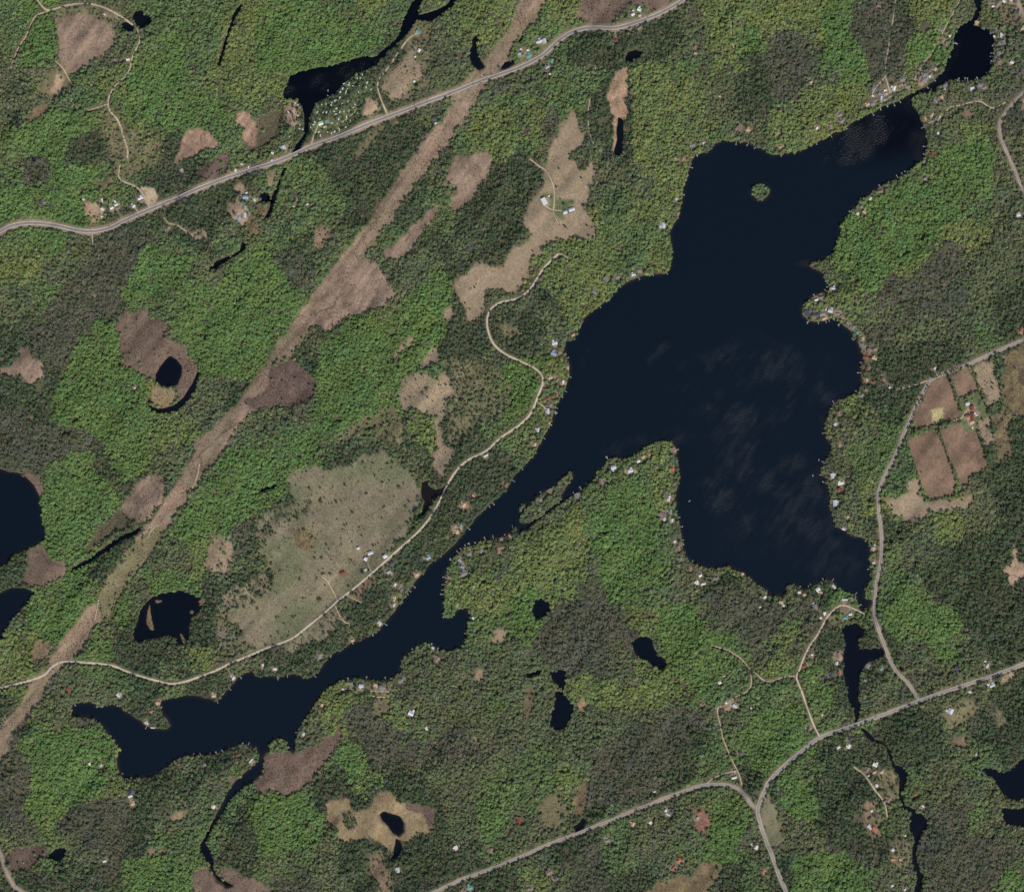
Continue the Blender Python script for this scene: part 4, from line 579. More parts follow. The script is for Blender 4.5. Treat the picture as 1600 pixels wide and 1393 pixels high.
inland = 1 - np.clip(box(box(wat, 22), 16) * 2.2, 0, 1)
relief = 1.2 + inland * (16 * np.clip(n_big - .28, 0, 1) + 27 * np.clip(streaks(34, 120, 43, 2) - .3, 0, 1))

woods_letters = 'Ggyobd'
Wg = np.array([[woods_letters.index(ch) for ch in row] for row in WOODS])
gx = np.clip((XX - PAD + (fbm(60, 71, 3) - .5) * 70) / 50 - .5, 0, 30.999); gy = np.clip((YY - PAD + (fbm(60, 81, 3) - .5) * 70) / 50 - .5, 0, 26.999)
gxi, gyi = gx.astype(int), gy.astype(int); gfx, gfy = gx - gxi, gy - gyi
best = None; WCLS = None
stand_w = {}
for ch, txt in STANDS:
    m = raster(P(txt)); wi = window(m, 26)
    if wi is None: continue
    if ch not in stand_w: stand_w[ch] = np.zeros((RH, RW), np.float32)
    stand_w[ch][wi] = np.maximum(stand_w[ch][wi], box(box(m[wi], 6), 5))
for k in range(6):
    m = (Wg == k).astype(np.float32)
    w = (m[gyi, gxi] * (1 - gfx) + m[gyi, gxi + 1] * gfx) * (1 - gfy) + (m[gyi + 1, gxi] * (1 - gfx) + m[gyi + 1, gxi + 1] * gfx) * gfy
    w = w + .55 * (streaks(16, 52, 100 + 10 * k, 2) - .5) + .46 * (np.random.default_rng(200 + k).random((RH, RW), dtype=np.float32) - .5)
    if woods_letters[k] in stand_w: w = w + .95 * stand_w[woods_letters[k]]
    if best is None: best, WCLS = w, np.zeros((RH, RW), np.int8)
    else:
        up = w > best; best = np.where(up, w, best); WCLS[up] = k

COVER = {  # albedo read as sRGB
 'dry': (141, 123, 101), 'marsh': (136, 115, 98), 'darkmarsh': (99, 82, 74), 'redmarsh': (112, 94, 81), 'pinkmarsh': (148, 121, 101),
 'olivemarsh': (92, 86, 66), 'plow': (122, 100, 82), 'pasture': (124, 114, 92), 'lawn': (92, 99, 66), 'sand': (176, 155, 129),
 'sandgrass': (158, 133, 110), 'scrub': (112, 104, 78), 'scrubbrown': (122, 103, 84), 'ochre': (137, 119, 90), 'corridor': (137, 115, 97),
 'yellowplot': (158, 146, 104), 'brownbush': (108, 94, 72), 'peach': (156, 128, 103), 'pinksoil': (130, 95, 80), 'verge': (142, 122, 101)}
floor = lin((84, 78, 62)); floor_green = lin((78, 84, 56))
C = floor[None, None] + (floor_green - floor)[None, None] * np.clip((n_mid - .35) * 2, 0, 1)[..., None]
TREE = np.ones((RH, RW), np.float32); SHRUB = np.full((RH, RW), .05, np.float32)
OWN = np.full((RH, RW), -1, np.int16)
STRAIGHT = {'plow', 'yellowplot', 'lawn', 'sand'}
n_edge = fbm(7, 65, 3); n_str = streaks(5, 46, 66, 3); n_wet = streaks(12, 22, 67, 3); n_gr = streaks(11, 60, 69, 4); n_fr = .55 * n_edge + .45 * fbm(16, 68, 2)
pgreen = np.clip((fbm(60, 91, 4, shear=.6) - .40) * 4, 0, 1)
VAR = (.66 + .42 * n_fine + .3 * n_mid + .22 * (n_px - .5)).astype(np.float32)
C = C.astype(np.float32)
for io, (nm, cov, txt, td, shd) in enumerate(OPEN):
    m = raster(P(txt)); wi = window(m)
    if wi is None: continue
    mw = m[wi].astype(np.float32)
    if cov in STRAIGHT or nm == 'field' and 'K' in txt: mm = box(mw, 1) + (n_edge[wi] - .5) * .5 > .5
    else: mm = box(box(mw, 3), 3) + (n_edge[wi] - .5) * .9 + (n_fine[wi] - .5) * .7 > (.40 if cov == 'corridor' else .45)
    ms = box(mm, 1)[..., None]
    c = lin(COVER[cov]).astype(np.float32)
    var = VAR[wi][..., None]
    cc = c[None, None] * var
    if cov == 'pasture':
        gq = pgreen[wi][..., None]
        cc = cc * (1 - .7 * gq) + lin((98, 103, 74))[None, None] * var * .7 * gq
    if cov in ('dry', 'corridor', 'marsh', 'pasture'):
        gq = np.clip((n_fine[wi] - .52) * 4, 0, 1)[..., None] * .3
        cc = cc * (1 - gq) + lin((112, 106, 76))[None, None] * gq
    if cov == 'corridor':
        gq = np.clip((n_gr[wi] - .50) * 6, 0, 1)[..., None] * .4
        cc = cc * (1 - gq) + lin((108, 106, 78))[None, None] * var * gq
    if cov in ('corridor', 'marsh', 'pinkmarsh'): cc = cc * (.74 + .52 * n_str[wi])[..., None]
    if cov in ('marsh', 'redmarsh', 'darkmarsh', 'pinkmarsh', 'ochre', 'olivemarsh', 'brownbush', 'peach'):
        gq = np.clip((n_wet[wi] - .54) * 6, 0, 1)[..., None] * .5
        cc = cc * (1 - gq) + lin((88, 76, 64))[None, None] * gq
    if cov == 'plow':
        band = .5 + .5 * np.sin((XX[wi] * .26 + YY[wi] * .97) * .11 + 6 * n_mid[wi])
        cc = cc * (.9 + .16 * band)[..., None]
    if cov == 'brownbush':
        gq = np.clip((n_fine[wi] - .45) * 5, 0, 1)[..., None] * .5
        cc = cc * (1 - gq) + lin((134, 119, 82))[None, None] * gq
    C[wi] = C[wi] * (1 - ms) + cc * ms
    TREE[wi] = np.where(mm, td, TREE[wi]); SHRUB[wi] = np.where(mm, shd, SHRUB[wi])
    OWN[wi] = np.where(mm, io, OWN[wi])
    if cov in ('dry', 'pasture', 'scrub', 'scrubbrown', 'corridor', 'marsh', 'brownbush', 'sandgrass') and cov not in STRAIGHT:
        k_ = .45 if cov in ('corridor', 'marsh') else 1.0              # ragged fringe of scrub along the wood's edge
        f = box(box(mm, 6), 4)
        fr = (f > .08) & ~mm & (n_fr[wi] > .66 - .40 * f * k_) & (OWN[wi] < 0)
        TREE[wi] = np.where(fr, np.minimum(TREE[wi], .28), TREE[wi]); SHRUB[wi] = np.where(fr, .35, SHRUB[wi])
        fs = box(fr, 1)[..., None] * .75
        C[wi] = C[wi] * (1 - fs) + (cc * .5 + lin(COVER['scrub']) * .5 * var) * fs
        inv = mm & (cov != 'corridor') & (f < .80) & (n_fr[wi] < .42)
        TREE[wi] = np.where(inv, np.maximum(TREE[wi], .5 * k_), TREE[wi])
COPSE = np.zeros((RH, RW), bool)
for t in HEDGE_COPSES: COPSE |= rough_edge(raster(P(t)), .6)
TREE = np.where(COPSE, 1.0, TREE)
# roads clear the trees
ROAD_PTS = [('trail' if kd == 'dirt_track' and w <= 1.3 else kd, w, lab, P(t)) for kd, w, lab, t in ROADS]
for kinds, clear, verge, vk in ((('highway',), 7.5, 6.2, 'verge'), (('road',), 5.0, 3.8, 'verge'), (('gravel_road',), 3.8, 2.8, 'scrub'), (('dirt_track',), 2.9, 1.9, 'scrub'), (('trail',), 1.5, 1.1, 'scrub')):
    d = line_dist([p for kd, w, lab, p in ROAD_PTS if kd in kinds])
    d = d + (n_fine - .5) * 4.5
    v = np.clip((verge + .8 - d) / 1.6, 0, 1)[..., None] * .85
    C = C * (1 - v) + lin(COVER[vk])[None, None] * (.8 + .4 * n_fine)[..., None] * v
    TREE = np.where(d < clear, 0, TREE)
# trodden yards and lawns round the buildings
for where, kind, axis, txt in BUILT:
    for (pt, c, L, W, ang) in items(txt):
        r = max(L, W) * .5 + 3.6
        x0, y0 = int(pt[0] + PAD - r - 3), int(pt[1] + PAD - r - 3); wi = (slice(max(0, y0), max(0, y0 + int(2 * r) + 7)), slice(max(0, x0), max(0, x0 + int(2 * r) + 7)))
        d = np.hypot(XX[wi] + .5 - PAD - pt[0], YY[wi] + .5 - PAD - pt[1]) + (n_edge[wi] - .5) * 7
        v = np.clip((r - d) / 2.0, 0, 1)[..., None] * .9
        pick = np.clip((n_fine[wi] - .4) * 6, 0, 1)[..., None]
        cc = lin((150, 130, 108)) * pick + lin((92, 98, 64)) * (1 - pick)
        C[wi] = C[wi] * (1 - v) + cc * v
        TREE[wi] = np.where(d < r + 1.5, np.minimum(TREE[wi], .32), TREE[wi])
# trodden drives from buildings to the nearest road, and small natural openings
allr = np.concatenate([smooth_line(p) for kd, w, lab, p in ROAD_PTS])
drives = []
for where, kind, axis, txt in BUILT:
    for (pt, c, L, W, ang) in items(txt):
        d = np.hypot(allr[:, 0] - pt[0], allr[:, 1] - pt[1]); j = int(d.argmin())
        if 5 < d[j] < 30 and L * W > 8:
            q = allr[j]; mid = ((pt[0] + q[0]) / 2 + rng.uniform(-.12, .12) * d[j], (pt[1] + q[1]) / 2 + rng.uniform(-.12, .12) * d[j])
            drives.append([pt, mid, tuple(q)])
dd = line_dist(drives, 6)
v = np.clip((1.1 - dd) / .9, 0, 1)[..., None] * .7
C = C * (1 - v) + lin((160, 142, 118))[None, None] * v
TREE = np.where(dd < 1.5, TREE * .25, TREE)
for i in range(170):
    px, py, r = rng.uniform(0, PW), rng.uniform(0, PH), rng.uniform(1.5, 4.2)
    x0, y0 = int(px + PAD - 8), int(py + PAD - 8); wi = (slice(y0, y0 + 17), slice(x0, x0 + 17))
    d = np.hypot(XX[wi] + .5 - PAD - px, (YY[wi] + .5 - PAD - py) * 1.4) + (n_edge[wi] - .5) * 6
    v = np.clip((r - d) / 1.5, 0, 1)[..., None] * .85
    C[wi] = C[wi] * (1 - v) + lin((128, 106, 86)) * (.8 + .4 * n_fine[wi][..., None]) * v
    TREE[wi] = np.where(d < r, np.minimum(TREE[wi], .12), TREE[wi])
# dark rills that wind through the marshes
RILLS = [P('B2 360,590 400,540 480,520 500,470 550,430'), P('B2 440,540 480,600 440,650'), P('A3 1290,0 1240,40 1260,90 1240,110'), P('A3 940,180 950,230 1000,270 980,330'),
         P('A3 190,630 260,650 300,700 400,740'), P('B2 940,10 960,60 930,110'), P('A1 1130,890 1160,910 1210,940'), P('B1 100,790 40,830 0,850'), P('B1 150,710 100,790'),
         P('A2 1480,1240 1400,1290 1340,1340'), P('A1 1250,870 1262,915')]
rd = line_dist(RILLS, 6); rv = np.clip((1.2 - rd) / 1.0, 0, 1)[..., None] * .75
C = C * (1 - rv) + lin((52, 46, 42))[None, None] * rv
# shore mud
mud = np.clip((wb - .15) * 6, 0, 1)[..., None] * .5
C = C * (1 - mud) + lin((88, 72, 56))[None, None] * mud
rmud = box(reeds, 1)[..., None]
C = C * (1 - rmud) + lin((118, 98, 78))[None, None] * rmud
SHRUB = np.where(reeds, .8, SHRUB); TREE = np.where(reeds | rough_edge(reeds), 0, TREE)
isl_m = raster(ISLANDS[1]); TREE = np.where(isl_m, 1, TREE); WCLS[isl_m] = woods_letters.index('g')

z_land = relief
land_s = (.5 - wb) * 2
Zr = np.where(land_s > 0, np.minimum(1, land_s * 1.0) * np.minimum(z_land, .6 + z_land * np.clip(land_s, 0, 1)), land_s * 3.0).astype(np.float32)
Zr = np.where(land_s >= 1, z_land, Zr)
# level the ground a little under buildings and roads: it is already smooth over tens of metres
def gz(px, py): return bil(Zr, px, py)

# ---------------------------------------------------------------- materials
def mat(name): 
    m = bpy.data.materials.new(name); m.use_nodes = True
    return m, m.node_tree, m.node_tree.nodes['Principled BSDF']
def rgb(c): return (float(c[0]), float(c[1]), float(c[2]), 1.0)
def noise_mul(nt, src, scale, lo, hi, detail=4, coord=None, wscale=None):
    """colour socket x noise"""
    tc = nt.nodes.new('ShaderNodeNewGeometry')
    nz = nt.nodes.new('ShaderNodeTexNoise'); nz.inputs['Scale'].default_value = scale; nz.inputs['Detail'].default_value = detail; nz.inputs['Roughness'].default_value = .65
    nt.links.new(tc.outputs['Position'], nz.inputs['Vector'])
    mr = nt.nodes.new('ShaderNodeMapRange'); mr.inputs[1].default_value = .3; mr.inputs[2].default_value = .7; mr.inputs[3].default_value = lo; mr.inputs[4].default_value = hi
    nt.links.new(nz.outputs['Fac'], mr.inputs[0])
    mx = nt.nodes.new('ShaderNodeVectorMath'); mx.operation = 'SCALE'
    nt.links.new(src, mx.inputs[0]); nt.links.new(mr.outputs[0], mx.inputs['Scale'])
    return mx.outputs[0], nz
def plain(name, srgb, rough=.85, var=.18, scale=.35, metal=0.0, spec=.3):
    m, nt, b = mat(name)
    r = nt.nodes.new('ShaderNodeRGB'); r.outputs[0].default_value = rgb(lin(srgb))
    o, nz = noise_mul(nt, r.outputs[0], scale, 1 - var, 1 + var)
    nt.links.new(o, b.inputs['Base Color']); b.inputs['Roughness'].default_value = rough
    b.inputs['Metallic'].default_value = metal; b.inputs['Specular IOR Level'].default_value = spec
    return m
m_ground, nt, b = mat('soil_and_grass')
at = nt.nodes.new('ShaderNodeAttribute'); at.attribute_name = 'cover'
o1, nz1 = noise_mul(nt, at.outputs['Color'], .16, .72, 1.28, 5)
o2, nz2 = noise_mul(nt, o1, .02, .9, 1.1, 3)
nt.links.new(o2, b.inputs['Base Color']); b.inputs['Roughness'].default_value = .95; b.inputs['Specular IOR Level'].default_value = .1
bp = nt.nodes.new('ShaderNodeBump'); bp.inputs['Strength'].default_value = .5; bp.inputs['Distance'].default_value = 1.2
nt.links.new(nz1.outputs['Fac'], bp.inputs['Height']); nt.links.new(bp.outputs[0], b.inputs['Normal'])
m_asphalt = plain('asphalt', (122, 117, 112), .9, .14, .2)
m_road = plain('worn_asphalt', (136, 129, 120), .9, .14, .15)
m_gravel = plain('gravel', (182, 168, 147), .95, .16, .2)
m_dirt = plain('sandy_dirt', (172, 155, 131), .95, .2, .15)
m_shoulder = plain('pale_gravel_shoulder', (176, 167, 152), .95, .14, .3)

m_water, nt, b = mat('lake_water')
geo = nt.nodes.new('ShaderNodeNewGeometry')
ar = nt.nodes.new('ShaderNodeAttribute'); ar.attribute_name = 'ruffle'
ash = nt.nodes.new('ShaderNodeAttribute'); ash.attribute_name = 'shallow'
mixc = nt.nodes.new('ShaderNodeMix'); mixc.data_type = 'RGBA'
mixc.inputs['A'].default_value = (.0030, .0068, .0124, 1); mixc.inputs['B'].default_value = (.026, .018, .012, 1)
nt.links.new(ash.outputs['Fac'], mixc.inputs['Factor'])
adk = nt.nodes.new('ShaderNodeAttribute'); adk.attribute_name = 'peat'
mixd = nt.nodes.new('ShaderNodeMix'); mixd.data_type = 'RGBA'; mixd.inputs['B'].default_value = (.0005, .0012, .0035, 1)
nt.links.new(adk.outputs['Fac'], mixd.inputs['Factor']); nt.links.new(mixc.outputs['Result'], mixd.inputs['A']); nt.links.new(mixd.outputs['Result'], b.inputs['Base Color'])
mr = nt.nodes.new('ShaderNodeMapRange'); mr.inputs[3].default_value = .06; mr.inputs[4].default_value = .64
nt.links.new(ar.outputs['Fac'], mr.inputs[0]); nt.links.new(mr.outputs[0], b.inputs['Roughness'])
b.inputs['IOR'].default_value = 1.333
wv = nt.nodes.new('ShaderNodeTexNoise'); wv.inputs['Scale'].default_value = .17; wv.inputs['Detail'].default_value = 3; wv.inputs['Roughness'].default_value = .7
nt.links.new(geo.outputs['Position'], wv.inputs['Vector'])
bp = nt.nodes.new('ShaderNodeBump'); bp.inputs['Distance'].default_value = 1.0
st = nt.nodes.new('ShaderNodeMath'); st.operation = 'MULTIPLY_ADD'; st.inputs[1].default_value = 2.2; st.inputs[2].default_value = .02
ach = nt.nodes.new('ShaderNodeAttribute'); ach.attribute_name = 'chop'
sm = nt.nodes.new('ShaderNodeMath'); sm.operation = 'MULTIPLY_ADD'; sm.inputs[1].default_value = .3
nt.links.new(ar.outputs['Fac'], sm.inputs[0]); nt.links.new(ach.outputs['Fac'], sm.inputs[2])
nt.links.new(sm.outputs[0], st.inputs[0])
rr = nt.nodes.new('ShaderNodeMath'); rr.operation = 'MULTIPLY_ADD'; rr.inputs[1].default_value = .16
nt.links.new(ach.outputs['Fac'], rr.inputs[0]); nt.links.new(mr.outputs[0], rr.inputs[2]); nt.links.new(rr.outputs[0], b.inputs['Roughness']); nt.links.new(st.outputs[0], bp.inputs['Strength'])
nt.links.new(wv.outputs['Fac'], bp.inputs['Height']); nt.links.new(bp.outputs[0], b.inputs['Normal'])

# ---------------------------------------------------------------- mesh helpers
def mesh(name, V, F, mats, fm=None, smooth=False):
    me = bpy.data.meshes.new(name)
    me.from_pydata([tuple(map(float, v)) for v in V], [], F)
    for m in (mats if isinstance(mats, (list, tuple)) else [mats]): me.materials.append(m)
    if fm is not None: me.polygons.foreach_set('material_index', fm)
    if smooth: me.polygons.foreach_set('use_smooth', [True] * len(me.polygons))
    me.update()
    return me
def grid_mesh(name, verts, quads, material):
    me = bpy.data.meshes.new(name)
    me.vertices.add(len(verts)); me.vertices.foreach_set('co', verts.astype(np.float32).ravel())
    n = len(quads)
    me.loops.add(n * 4); me.loops.foreach_set('vertex_index', quads.astype(np.int32).ravel())
    me.polygons.add(n); me.polygons.foreach_set('loop_start', np.arange(0, n * 4, 4, dtype=np.int32))
    me.polygons.foreach_set('use_smooth', np.ones(n, bool))
    me.materials.append(material)
    me.update(calc_edges=True); me.validate()
    return me
def put(name, me, parent=None, kind=None, label=None, cat=None, group=None, loc=None, rz=None):
    o = bpy.data.objects.new(name, me); col.objects.link(o)
    if parent is not None: o.parent = parent
    if kind: o['kind'] = kind
    if label: o['label'] = label
    if cat: o['category'] = cat
    if group: o['group'] = group
    if loc is not None: o.location = loc
    if rz is not None: o.rotation_euler = (0, 0, rz)
    return o
def color_attr(me, name, cols):
    at = me.attributes.new(name, 'FLOAT_COLOR', 'POINT')
    a = np.ones((len(cols), 4), np.float32); a[:, :3] = cols; at.data.foreach_set('color', a.ravel())
def float_attr(me, name, v):
    at = me.attributes.new(name, 'FLOAT', 'POINT'); at.data.foreach_set('value', v.astype(np.float32).ravel())

# ---------------------------------------------------------------- the ground sheet
STEP = 2
cx = np.arange(-PAD, PW + PAD + .1, STEP); cy = np.arange(-PAD, PH + PAD + .1, STEP)
NX, NY = len(cx), len(cy)
GX, GY = np.meshgrid(cx, cy)
GZ = gz(GX, GY); GC = bil(C, GX, GY)
far = [-30000., -8000., -2400.]
xs = np.concatenate([far, wx(cx), [2400., 8000., 30000.]]); ys = np.concatenate([[30000., 8000., 2400.], wy(cy), [-2400., -8000., -30000.]])
n0 = 3
Xf, Yf = np.meshgrid(xs, ys)
Zf = np.full(Xf.shape, 4.0, np.float32); Zf[n0:n0 + NY, n0:n0 + NX] = GZ
Cf = np.empty(Xf.shape + (3,), np.float32); Cf[:] = lin((70, 72, 48)); Cf[n0:n0 + NY, n0:n0 + NX] = GC
verts = np.stack([Xf, Yf, Zf], -1).reshape(-1, 3)
idx = np.arange(Xf.size).reshape(Xf.shape)
quads = np.stack([idx[1:, :-1], idx[1:, 1:], idx[:-1, 1:], idx[:-1, :-1]], -1).reshape(-1, 4)
me = grid_mesh('ground', verts, quads, m_ground); color_attr(me, 'cover', Cf.reshape(-1, 3))
put('ground', me, kind='structure', label='wooded rolling land of brown soil and leaf litter')

gidx = np.arange(NX * NY).reshape(NY, NX)
def patch(mask, lift, z=None):
    """the grid cells of a raster mask as a sheet that follows the ground"""
    wi = window(mask, 3)
    if wi is None: return None, (), None, None
    r0, r1 = wi[0].start // STEP, min(NY, wi[0].stop // STEP + 2); c0, c1 = wi[1].start // STEP, min(NX, wi[1].stop // STEP + 2)
    c = bil(mask.astype(np.float32), GX[r0:r1, c0:c1], GY[r0:r1, c0:c1]) > .01
    q = c[1:, :-1] | c[1:, 1:] | c[:-1, 1:] | c[:-1, :-1]
    gi_ = gidx[r0:r1, c0:c1]
    Q = np.stack([gi_[1:, :-1], gi_[1:, 1:], gi_[:-1, 1:], gi_[:-1, :-1]], -1)[q]
    used, inv = np.unique(Q, return_inverse=True)
    r, cc = used // NX, used % NX
    vz = (GZ[r, cc] + lift) if z is None else np.full(len(used), z, np.float32)
    return np.stack([wx(cx[cc]), wy(cy[r]), vz], -1), inv.reshape(-1, 4), r, cc
OPEN_LABEL = {'dry': 'dry tan grass', 'marsh': 'brown sedge marsh', 'darkmarsh': 'dark violet brown marsh', 'redmarsh': 'reddish brown bog', 'pinkmarsh': 'pinkish tan marsh',
  'olivemarsh': 'olive brown marsh', 'plow': 'bare brown ploughed soil', 'pasture': 'rough green and tan pasture', 'lawn': 'short green grass', 'sand': 'bare pale sand',
  'sandgrass': 'worn sandy grass', 'scrub': 'scrubby olive grass', 'scrubbrown': 'brown scrub', 'ochre': 'ochre sedge', 'corridor': 'straight cleared corridor of tan grass running corner to corner',
  'yellowplot': 'pale yellow square plot', 'brownbush': 'brown bushy wetland', 'peach': 'peach coloured marsh', 'pinksoil': 'pinkish bare soil'}
for i, (nm, cov, txt, td, shd) in enumerate(OPEN):
    m = (OWN == i) & (wb < .3)
    v, q, r, cc = patch(m, .12 + .002 * (i % 7))
    if len(q) < 3: continue
    me = grid_mesh(nm, v, q, m_ground); color_attr(me, 'cover', GC[r, cc])
    put(nm, me, kind='structure', label=OPEN_LABEL[cov] + (' ' + nm.replace('_', ' ') if nm.split('_')[-1] not in OPEN_LABEL[cov] else ''))

# ---------------------------------------------------------------- water sheets
def blob(x, y, rx, ry, ang=0.0):
    dx, dy = GX - x, GY - y; ca, sa = math.cos(ang), math.sin(ang)
    u, w = (dx * ca + dy * sa) / rx, (-dx * sa + dy * ca) / ry
    return np.clip(1.35 - np.sqrt(u * u + w * w), 0, 1)
wn1 = bil(fbm(34, 301, 5), GX, GY); wn2 = bil(fbm(16, 311, 4), GX, GY); wn3 = bil(fbm(110, 321, 4, shear=.4), GX, GY)
wisp = np.clip((wn1 * .7 + bil(streaks(9, 30, 341, 3), GX, GY) * .3 - .45) * 5.0, 0, 1)
wisp2 = np.clip((.68 * wn1 + .32 * bil(streaks(6, 24, 351, 4), GX, GY) - .43) * 4, 0, 1)
RUF = np.zeros_like(GX); CHOP = np.zeros_like(GX)
# wind-ruffled patches of the lake surface: (x, y, rx, ry, angle, amount)
for x, y, rx, ry, an, am in ((1325, 228, 50, 36, -.35, 1.0), (1415, 195, 52, 42, .2, .8), (1375, 200, 24, 30, .4, .95), (1395, 165, 40, 16, -.4, .7), (1385, 150, 60, 10, -.6, 1.0), (1300, 235, 40, 20, 0, .5),
                             (1478, 105, 9, 50, .5, 1.0), (1130, 600, 80, 60, 0, .8), (1030, 550, 28, 12, -.8, .9), (922, 572, 22, 11, .4, .9), (925, 545, 18, 8, 0, .7),
                             (1080, 630, 40, 20, .3, .4), (1200, 620, 130, 90, .3, .75), (1220, 740, 110, 120, 0, .65), (1140, 765, 62, 36, -.4, .85), (1300, 850, 70, 70, 0, .6), (1100, 870, 30, 70, .2, .25), (1010, 690, 80, 16, -.2, .7),
                             (1260, 850, 40, 50, 0, .35), (1270, 650, 40, 80, 0, .5), (520, 125, 50, 17, -.25, 1.0), (560, 103, 40, 12, -.2, 1.0), (455, 150, 12, 20, 0, .95), (30, 830, 70, 60, 0, .6), (1100, 250, 16, 20, .3, .35), (1520, 90, 12, 60, 0, .25)):
    if am >= .95: CHOP = np.maximum(CHOP, np.clip(blob(x, y, rx, ry, an) * 1.6, 0, 1) * (.62 + .38 * wisp)); am *= .5
    RUF = np.maximum(RUF, am * np.clip(blob(x, y, rx, ry, an) * 1.6, 0, 1) * (.08 + .66 * wisp2))
CHOP = np.maximum(CHOP, .30 * np.clip(blob(1210, 700, 150, 210, .1) * 2, 0, 1) * (.5 + wn3))
RUF = np.clip(RUF + .05 * np.clip(wn3 - .4, 0, 1), 0, 1)
SHAL = np.clip(1.15 - np.clip((1 - bil(box(box((~wat).astype(np.float32), 4), 3), GX, GY) * 2.4), 0, 1) * 1.3, 0, 1) * (.45 + .7 * wn2)
for x, y, rx, ry in ((1425, 190, 14, 40), (1435, 220, 10, 30), (1262, 412, 16, 6), (1290, 740, 14, 10), (1440, 1300, 8, 12), (1395, 1215, 10, 22)):
    SHAL = np.maximum(SHAL, .8 * np.clip(blob(x, y, rx, ry), 0, 1))
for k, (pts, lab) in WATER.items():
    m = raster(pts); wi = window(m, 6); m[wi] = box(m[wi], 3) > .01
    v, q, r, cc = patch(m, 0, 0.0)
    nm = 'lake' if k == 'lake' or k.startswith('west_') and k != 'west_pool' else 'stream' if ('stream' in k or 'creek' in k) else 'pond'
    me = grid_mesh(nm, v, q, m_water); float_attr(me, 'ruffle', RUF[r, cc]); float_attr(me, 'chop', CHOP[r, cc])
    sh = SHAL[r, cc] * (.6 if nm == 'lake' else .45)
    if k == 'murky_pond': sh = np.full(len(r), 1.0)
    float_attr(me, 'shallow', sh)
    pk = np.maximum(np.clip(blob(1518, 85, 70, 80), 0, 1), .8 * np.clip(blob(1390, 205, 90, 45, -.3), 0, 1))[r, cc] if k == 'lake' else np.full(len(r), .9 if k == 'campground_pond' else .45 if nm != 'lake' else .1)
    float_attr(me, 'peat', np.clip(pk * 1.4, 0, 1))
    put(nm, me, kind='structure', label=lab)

# ---------------------------------------------------------------- roads
def strip(p, off0, off1, lift, wob=0.0, seed=1):
    t = np.gradient(p, axis=0); t /= np.linalg.norm(t, axis=1)[:, None] + 1e-9
    nrm = np.stack([-t[:, 1], t[:, 0]], 1)
    g = np.random.default_rng(seed)
    n = len(p)
    w0 = off0 + wob * (np.convolve(g.random(n + 4), np.ones(5) / 5, 'valid') - .5) * 2
    w1 = off1 + wob * (np.convolve(g.random(n + 4), np.ones(5) / 5, 'valid') - .5) * 2
    V = []
    for w in (w0, w1):
        q = p + nrm * (w if isinstance(w, np.ndarray) else np.full(n, w))[:, None]
        zc = np.maximum(gz(q[:, 0], q[:, 1]), gz(p[:, 0], p[:, 1])); zc = np.maximum(zc, .9)
        V.append(np.stack([wx(q[:, 0]), wy(q[:, 1]), zc + lift], 1))
    V = np.concatenate(V); i = np.arange(n - 1)
    return V, np.stack([i, i + 1, n + i + 1, n + i], 1)
for k, (kd, w, lab, pts) in enumerate(ROAD_PTS):
    p = smooth_line(pts)
    mt = {'highway': m_asphalt, 'road': m_road, 'gravel_road': m_gravel, 'dirt_track': m_dirt, 'trail': m_dirt}[kd]
    half = w / 2
    lift = {'highway': .42, 'road': .38, 'gravel_road': .34, 'dirt_track': .28, 'trail': .24}[kd] + .004 * (k % 9)
    inner = half * (.62 if kd == 'highway' else .72 if kd == 'road' else 1.0)
    v, q = strip(p, -inner, inner, lift, .18 * half if kd in ('gravel_road', 'dirt_track', 'trail') else 0.03, k)
    o = put(kd, grid_mesh(kd, v, q, mt), kind='structure', label=lab)
    if inner < half:
        for s in (-1, 1):
            v, q = strip(p, s * inner, s * half, lift - .03, .1, 100 + k + s)
            put('shoulder', grid_mesh('shoulder', v, q, m_shoulder), parent=o)
# ---------------------------------------------------------------- tree materials and meshes
def leaf_mat(name, src, base=None, gain=1.0):
    m, nt, b = mat(name)
    if src == 'INSTANCER':
        at = nt.nodes.new('ShaderNodeAttribute'); at.attribute_type = 'INSTANCER'; at.attribute_name = 'tint'; c = at.outputs['Color']
    else:
        r = nt.nodes.new('ShaderNodeRGB'); r.outputs[0].default_value = rgb(lin(base)); c = r.outputs[0]
        oi = nt.nodes.new('ShaderNodeObjectInfo'); mr = nt.nodes.new('ShaderNodeMapRange'); mr.inputs[3].default_value = .75; mr.inputs[4].default_value = 1.3
        nt.links.new(oi.outputs['Random'], mr.inputs[0]); mx = nt.nodes.new('ShaderNodeVectorMath'); mx.operation = 'SCALE'
        nt.links.new(c, mx.inputs[0]); nt.links.new(mr.outputs[0], mx.inputs['Scale']); c = mx.outputs[0]
    o, nz = noise_mul(nt, c, .9, .7, 1.3, 2)
    nt.links.new(o, b.inputs['Base Color']); b.inputs['Roughness'].default_value = .75; b.inputs['Specular IOR Level'].default_value = .12
    tr = nt.nodes.new('ShaderNodeBsdfTranslucent'); nt.links.new(o, tr.inputs['Color'])
    ms = nt.nodes.new('ShaderNodeMixShader'); ms.inputs[0].default_value = .22
    out = nt.nodes['Material Output']
    nt.links.new(b.outputs[0], ms.inputs[1]); nt.links.new(tr.outputs[0], ms.inputs[2]); nt.links.new(ms.outputs[0], out.inputs['Surface'])
    return m
m_leaf = leaf_mat('foliage', 'INSTANCER')
m_bark = plain('bark', (92, 82, 72), .95, .2, 1.0)
m_lone_green = leaf_mat('lone_tree_foliage', 'RANDOM', (72, 88, 46))
m_lone_dark = leaf_mat('lone_conifer_foliage', 'RANDOM', (48, 58, 42))

